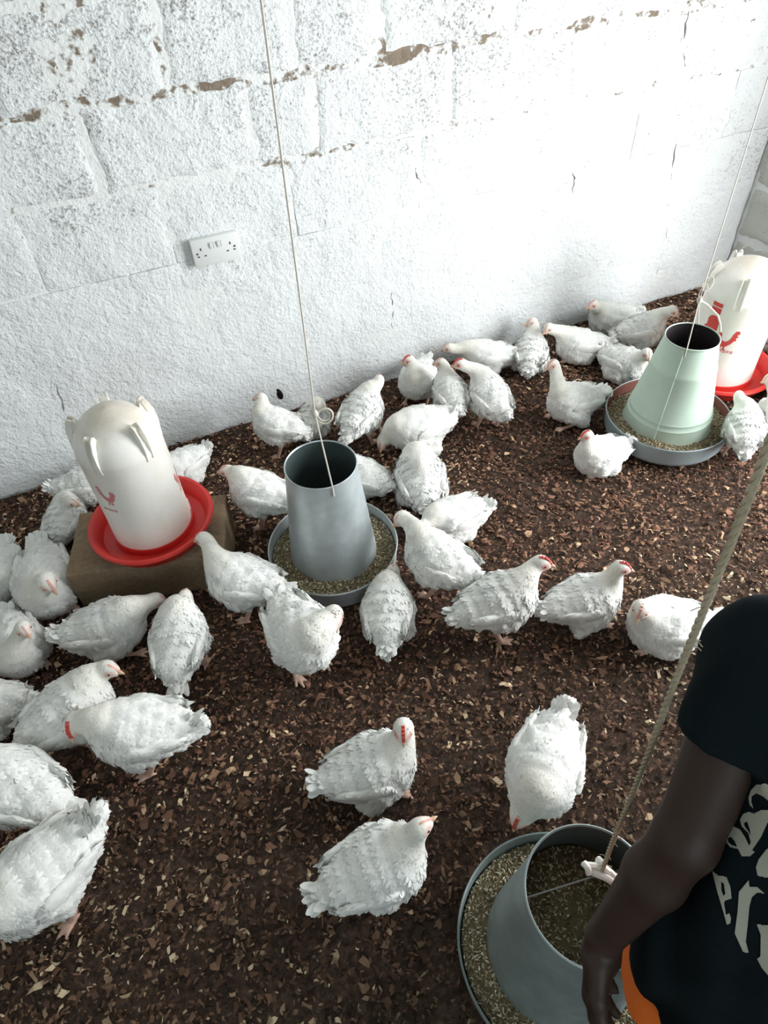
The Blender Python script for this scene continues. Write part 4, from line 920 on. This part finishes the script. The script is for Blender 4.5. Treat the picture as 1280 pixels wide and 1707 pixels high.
bird('tall standing chicken with bare pink underside and red face, back towards the room', c=(808, 660), d=(-.55, -.7), h=(758, 607), hz=.29, look=(-1, .12), pose='stand', red=.9, dirt=1, leg=.6, fine=.0055)
bird('narrow chicken standing behind the tall one with bare pink underside', c=(757, 655), d=(-.45, -.75), h=(741, 608), hz=.25, look=(-1, 0), pose='stand', red=.4, s=.82, dirt=.7, fine=.0055)
bird('large chicken with head lowered to the litter on its left, tail feathers to the right', c=(703, 708), d=(-.95, .25), h=(640, 735), hz=.07, look=(-.5, .8), pose='crouch', s=1.02, lp=-.8, red=.4, pitch=-.05, fine=.0055)
bird('chicken with raised head and one foot stretched out, left of the pale green feeder', c=(956, 670), d=(-.9, .2), h=(921, 608), hz=.26, look=(-1, .4), pose='crouch', red=.7, s=.92, dirt=.6, fine=.0055)
bird('chicken with pink face resting under the left edge of the pale green feeder', c=(1010, 752), d=(-.9, .3), h=(988, 729), hz=.16, look=(-1, .3), pose='sit', red=.9, s=.85, fine=.0055)
bird('chicken standing right of the pale green feeder, its drooping tail towards the camera', c=(1212, 705), d=(-.12, -1), h=(1204, 648), hz=.24, look=(-.2, -1), pose='stand', red=.2, tail=-1, s=.8, fine=.0055)
bird('chicken at the right edge facing left by the far red tray', c=(1266, 692), d=(-.5, .75), h=(1252, 632), hz=.30, look=(-1, .25), pose='stand', red=.3, s=.85, fine=.0055)
bird('chicken cut by the right edge, standing beside the red tray of the far drinker', c=(1338, 640), d=(.3, -1), h=(1345, 596), hz=.25, look=(1, 0), pose='crouch', red=.3, fine=.006)
bird('chicken at the right edge behind the far drinker, close to the side wall', c=(1296, 560), d=(-.2, -1), h=(1300, 520), hz=.22, look=(.5, -1), pose='sit', red=.3, fine=.006)
bird('slender chicken standing by the small dark hole in the foot of the wall', c=(468, 705), d=(-.75, -.1), h=(441, 664), hz=.24, look=(-1, .1), pose='stand', s=.82, red=.2, dirt=.9, tail=-.8, fine=.0055)
bird('small greyish chicken half hidden by the looped knot of the bare metal feeder', c=(515, 706), d=(.35, -.7), h=(524, 680), hz=.16, look=(.3, -1), pose='sit', s=.78, red=.2, dirt=1, fine=.0055)
bird('chicken seen from behind near the wall with its tail towards the bare metal feeder', c=(602, 688), d=(.6, -.7), h=(622, 646), hz=.24, look=(.3, -1), pose='stand', red=.3, tail=-.9, fine=.0055)
bird('chicken left of the bare metal feeder with pink face, standing and facing left', c=(428, 820), d=(-1, -.22), h=(374, 786), hz=.22, look=(-1, .05), pose='stand', red=.7, dirt=.6, fine=.005)
bird('chicken mostly hidden behind the cone of the bare metal feeder', c=(603, 797), d=(-.9, -.35), h=(555, 775), hz=.15, look=(-1, 0), pose='sit', s=.85, red=.3, fine=.0055)
bird('plump chicken lying with its rounded rump up, right of the bare metal feeder', c=(705, 803), d=(-.25, -1), h=(700, 768), hz=.14, look=(-.3, -1), s=1.08, pose='sit', red=.3, tail=-.3, fine=.005)
bird('chicken lying behind the one pecking at the grey tray, tail pointing right', c=(752, 858), d=(-.9, .3), h=(700, 872), hz=.12, look=(-1, .3), pose='sit', red=.3, tail=.3, fine=.005)
bird('chicken reaching its beak over the right rim of the bare metal feeder tray', c=(732, 935), d=(-.8, -.42), h=(668, 864), hz=.235, look=(-1, .55), pose='stand', lp=-.5, red=.3, s=.95, leg=.5, fine=.005)
bird('chicken below the bare metal feeder with its tail towards the camera', c=(632, 1005), d=(.05, -1), h=(640, 945), hz=.13, look=(0, -1), pose='crouch', red=.3, tail=-.9, pitch=.12, dirt=.7, fine=.005)
bird('chicken stretching its neck to drink from the red tray on the block', c=(405, 968), d=(-.95, -.18), h=(338, 898), hz=.265, look=(-1, -.08), pose='stand', lp=-.35, red=.2, dirt=1, s=.95, tail=-.2, fine=.005)
bird('chicken standing below the bare metal feeder and facing the camera with a small red comb', c=(500, 1055), d=(.55, .75), h=(531, 1050), hz=.26, look=(.1, 1), pose='stand', lp=-.5, red=.7, s=1.05, fine=.0048)
bird('chicken walking right with pink legs and red comb, first of the row of three', c=(832, 1002), d=(.9, -.28), h=(903, 938), hz=.29, look=(1, .15), pose='stand', red=.85, s=.95, dirt=.8, leg=.2, tail=-.2, fine=.0048)
bird('crouching chicken with red comb facing right, middle of the row of three', c=(975, 1000), d=(.9, -.2), h=(1036, 946), hz=.255, look=(1, .15), pose='crouch', red=.95, dirt=.7, tail=-.2, fine=.0048)
bird('chicken resting beside the jute rope with its face towards the camera', c=(1112, 1042), d=(-.85, .02), h=(1068, 1016), hz=.20, look=(-.3, .9), pose='sit', lp=-.4, red=.5, s=.96, tail=-.2, fine=.0048)
bird('chicken lying behind the near drinker on its left side by the wall', c=(143, 806), d=(.9, -.2), h=(195, 790), hz=.15, look=(1, 0), pose='sit', red=.2, s=.85, fine=.0055)
bird('small chicken at the left corner of the block, head turned to the red tray', c=(108, 868), d=(.3, -.8), h=(126, 836), hz=.22, look=(1, .3), pose='sit', red=.1, s=.8, dirt=.8, fine=.0052)
bird('chicken mostly hidden behind the near drinker on its right side', c=(303, 778), d=(-.6, .4), h=(265, 772), hz=.16, look=(-1, .2), pose='sit', red=.3, s=.85, fine=.0055)
bird('chicken cut by the left edge, level with the concrete block', c=(0, 958), d=(-.2, .9), h=(-25, 940), hz=.2, look=(-.6, .6), pose='sit', red=.2, dirt=.9, fine=.0052)
bird('round chicken left of the concrete block with pink face bowed to the breast', c=(73, 968), d=(.08, 1), h=(76, 972), hz=.215, look=(.6, .6), pose='sit', lp=-.8, red=.4, s=1.12, dirt=.6, fine=.005)
bird('chicken at the left edge with greyish face turned right, below the round bowed one', c=(32, 1072), d=(.25, .9), h=(42, 1046), hz=.22, look=(.6, .8), pose='sit', red=.1, lp=-.3, dirt=.7, fine=.005)
bird('chicken in front of the concrete block with head bowed to the right', c=(178, 1045), d=(.95, -.2), h=(262, 1000), hz=.13, look=(1, -.1), pose='crouch', lp=-.5, red=.1, s=.97, fine=.0048)
bird('chicken with its back to the camera, facing the dark side of the block', c=(299, 1068), d=(.1, -1), h=(307, 998), hz=.21, look=(.1, -1), pose='stand', red=.1, tail=-1.2, dirt=.7, s=.92, fine=.0048)
bird('chicken with pale head turned right behind the standing one with bright comb', c=(116, 1187), d=(.75, -.5), h=(176, 1120), hz=.27, look=(1, .2), pose='stand', red=.1, tail=-1, s=.97, fine=.0048)
bird('standing chicken with vivid red comb and bowed face, facing left at the left side', c=(232, 1217), d=(-.95, .12), h=(148, 1208), hz=.25, look=(-.25, 1), pose='stand', lp=-.6, red=1, s=1.0, leg=.5, fine=.0045)
bird('chicken at the left edge showing only its rump, above the largest birds', c=(-22, 1180), d=(-.9, .1), h=(-90, 1150), hz=.25, look=(-1, 0), pose='sit', red=.3, fine=.006)
bird('large chicken at the left edge with its back turned, behind the nearest one', c=(30, 1312), d=(-.75, -.35), h=(-45, 1255), hz=.26, look=(-1, 0), pose='stand', red=.3, s=1.02, tail=-.6, leg=.6, fine=.0045)
bird('nearest chicken at the left edge, head out of view, tail raised', c=(70, 1462), d=(-.8, .75), h=(-20, 1545), hz=.16, look=(-.7, .7), pose='stand', lp=-.8, red=.5, s=1.05, pitch=.0, leg=.6, tail=.9, fine=.0045)
bird('crouching chicken alone on open litter with vivid red comb and beak pointing down', c=(620, 1280), d=(.9, -.25), h=(672, 1216), hz=.255, look=(.02, 1), pose='crouch', lp=-.6, red=1, tail=.1, s=.95, fine=.0042)
bird('chicken with pale beak raised to the right, nearest of those on the open litter', c=(628, 1445), d=(.85, -.38), h=(700, 1380), hz=.30, look=(.8, -.5), pose='stand', lp=.25, red=.05, s=.95, leg=.4, tail=-.3, fine=.0042)
bird('chicken pecking beside the feeder under the hand, tail pointing away from the camera', c=(914, 1300), d=(-.3, 1), h=(880, 1374), hz=.19, look=(-.5, .9), pose='stand', lp=-.8, red=.9, s=1.0, pitch=.05, tail=.4, leg=.4, fine=.0042)
settle()
